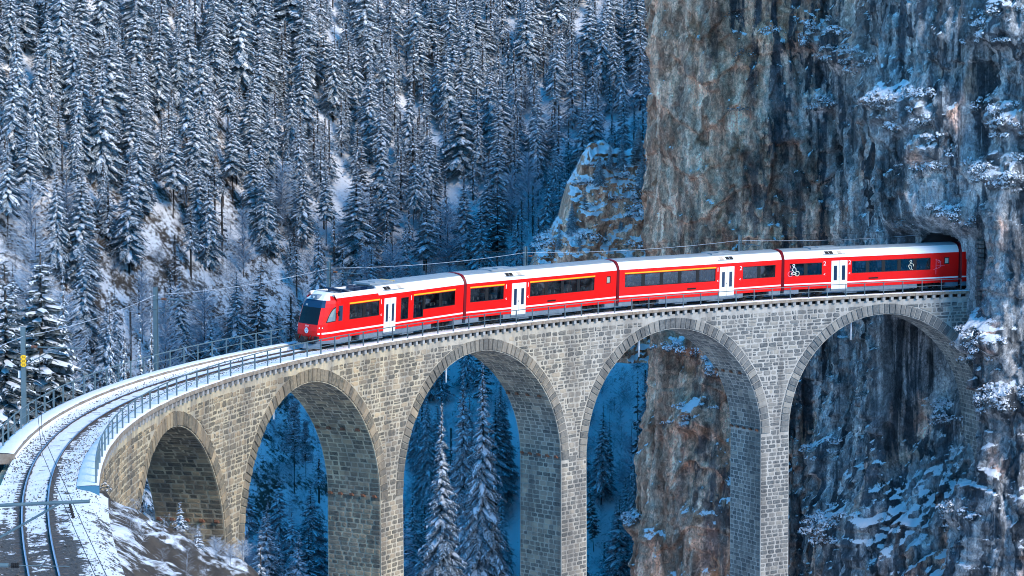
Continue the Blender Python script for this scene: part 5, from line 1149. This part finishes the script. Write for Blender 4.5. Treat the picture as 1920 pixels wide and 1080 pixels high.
for q, (px, py, ty_) in enumerate(((1052, 470, 395), (1075, 440, 350), (1100, 400, 318), (1128, 345, 262), (1150, 320, 240), (1172, 318, 232), (1195, 315, 225), (1210, 350, 262), (1090, 470, 412), (1170, 430, 385), (1040, 490, 440), (1205, 300, 200), (1140, 455, 415))):
    i_ = int(np.clip((at(px, py, 255).x - oc.x + 11) / 19.5 * 169, 0, 169)); j_ = int(np.clip((at(px, py, 255).z - oc.z + 14) / 26.5 * 189, 0, 189)); p = VO[i_, j_]; h = (py - ty_) / 4059 * 255
    plant(['slim0', 'full1', 'thin0', 'full2'][q % 4], (p[0], p[1], p[2] - .4), max(1.5, h * .8), 'snowy spruce on the brown rock knob, ' + ('lowest on its left flank', 'low on its left flank', 'midway up its left flank', 'at its left shoulder', 'left on its summit', 'in the middle of its summit', 'right on its summit', 'by the cliff edge', 'low in its middle', 'right of its middle', 'nearest the train roof', 'highest by the cliff', 'in its centre')[q], 'spruces on the rock knob', 1.1, name='spruce_tree')
# snow laden shrubs that cling to the ledges of the cliff
def shrub_me(seed, n=260, snowy=.95):
    r_ = np.random.default_rng(seed); V, F, Mi = [], [], []; o = 0; lumps = [(r_.uniform(-.7, .7), r_.uniform(-.6, .6), r_.uniform(-.25, .3), r_.uniform(.3, .55)) for k in range(6)]
    for k in range(n):
        l = lumps[k % 6]; dr = r_.normal(size=3); dr /= np.linalg.norm(dr); P_ = np.array(l[:3]) + dr * l[3] * r_.uniform(.7, 1.05) * np.array([1, 1, .85]); t = r_.normal(size=3); t -= dr * t.dot(dr) * .8; t /= np.linalg.norm(t); u_ = np.cross(dr, t); u_ /= np.linalg.norm(u_) + 1e-6; q = r_.uniform(.06, .14)
        V += [P_ - t * q, P_ - u_ * q * .6, P_ + t * q * 1.1, P_ + u_ * q * .6]; F.append((o, o + 1, o + 2, o + 3)); Mi.append(1 if dr[2] > r_.uniform(-.6, .2) and r_.random() < snowy + .1 else 0); o += 4
    return npmesh('shrub', np.array(V), np.array(F), [M_NEED2, M_TSNOW], Mi)
SHR = [shrub_me(400 + k) for k in range(4)]; SHD = [shrub_me(410, 150, .06), shrub_me(411, 130, .15)]
WHERE = ['above the third carriage near the top', 'above the third carriage a little lower', 'in the big cluster above the fourth carriage', 'at the left of the large cluster above the fourth carriage', 'below the large cluster above the fourth carriage', 'in the top right corner', 'at the right edge high up', 'at the right edge midway up', 'just above the tunnel mouth',
         'right of the last arch', 'low right of the last arch', 'at the right edge below deck level', 'on the rock below the last arch', 'left in the last arch, low down', 'at the bottom of the last arch', 'in the bottom right corner', 'in the fourth arch high up', 'under the crown of the fourth arch', 'in the middle of the fourth arch', 'at the bottom of the fourth arch', 'midway above the third carriage']
for k, ((bt, bz, bw, bh, bd), wh) in enumerate(zip(BU, WHERE)):
    for q in range(14 if bw > 2.2 else 6):
        t_ = bt + rng.normal() * bw * .55; z_ = bz + rng.uniform(-.55, .75) * bh; p = cliff_point(np.array(t_), np.array(z_))
        o = link('shrub', SHR[q % 4]); o.location = tuple(p); s_ = rng.uniform(.55, 1.4); o.scale = (s_ * 1.15, s_ * .8, s_ * .8); o.rotation_euler = (0, 0, rng.uniform(0, 6.28)); tag(o, 'snowy shrub on the cliff ' + wh, 'shrub', 'shrubs on the cliff, ' + wh)
for q in range(36):
    gx_ = rng.uniform(-8, 7); gz0 = rng.uniform(-7, 10); i_ = int((gx_ + 11) / 19.5 * 169); j_ = int((gz0 + 14) / 28 * 199); p = VO[i_, j_]
    o = link('shrub', SHR[q % 4]); o.location = tuple(p); s_ = rng.uniform(.7, 1.8); o.scale = (s_ * 1.2, s_, s_ * .9); tag(o, 'snow laden shrub on the rock knob left of the cliff', 'shrub', 'shrubs on the rock knob')
for wh in WHERE:
    l = [o for o in bpy.data.objects if o.get('group') == 'shrubs on the cliff, ' + wh]; l.sort(key=lambda o: proj(np.array(o.location))[0][0])
    for j, o in enumerate(l): o['label'] = ('Leftmost' if j == 0 else 'Rightmost' if j == len(l) - 1 else ('Second', 'Third', 'Fourth', 'Fifth', 'Sixth', 'Seventh', 'Eighth', 'Ninth', 'Tenth', 'Eleventh', 'Twelfth', 'Thirteenth', 'Fourteenth', 'Fifteenth', 'Sixteenth', 'Seventeenth', 'Eighteenth', 'Nineteenth', 'Twentieth', 'Twenty-first', 'Twenty-second', 'Twenty-third', 'Twenty-fourth', 'Twenty-fifth', 'Twenty-sixth')[j - 1] + ' from left') + ' snowy shrub ' + wh
for px, py, lab in ((1385, 205, 'brown dry shrub on the cliff high above the third carriage'), (1372, 28, 'dark green shrub at the top of the tan part of the cliff'), (1400, 100, 'dark shrub on the cliff below the topmost green shrub'), (1648, 742, 'dark green shrub on the rock ledge below the last arch'), (1728, 418, 'dark shrub hanging left of the tunnel mouth')):
    t_, z_, j = tmap(px, py); p = cliff_point(np.array(t_), np.array(z_)); o = link('shrub', SHD[py % 2]); o.location = tuple(p); o.scale = (1.5, 1, .8); tag(o, lab, 'shrub')

l = [o for o in bpy.data.objects if o.get('group') == 'shrubs on the rock knob']; l.sort(key=lambda o: -o.location.z)
for j, o in enumerate(l): o['label'] = ('highest', 'high', 'middle', 'low', 'lowest')[min(4, j * 5 // len(l))] + ' row snowy shrub on the brown rock knob, ' + ('left side', 'centre', 'right side')[int(np.clip((o.location.x - oc.x + 9) / 6, 0, 2))]
seen = {}
for o in l: seen.setdefault(o['label'], []).append(o)
for k_, q_ in seen.items():
    if len(q_) > 1:
        q_.sort(key=lambda o: o.location.x)
        for j, o in enumerate(q_): o['label'] = k_ + ', ' + ('leftmost' if j == 0 else 'rightmost' if j == len(q_) - 1 else ('second', 'third', 'fourth', 'fifth', 'sixth', 'seventh', 'eighth', 'ninth', 'tenth')[min(j, 9) - 1])
tot = sum(sum(len(p.vertices) - 2 for p in m.polygons) for m in bpy.data.meshes if m.users); print('TRIS', tot)
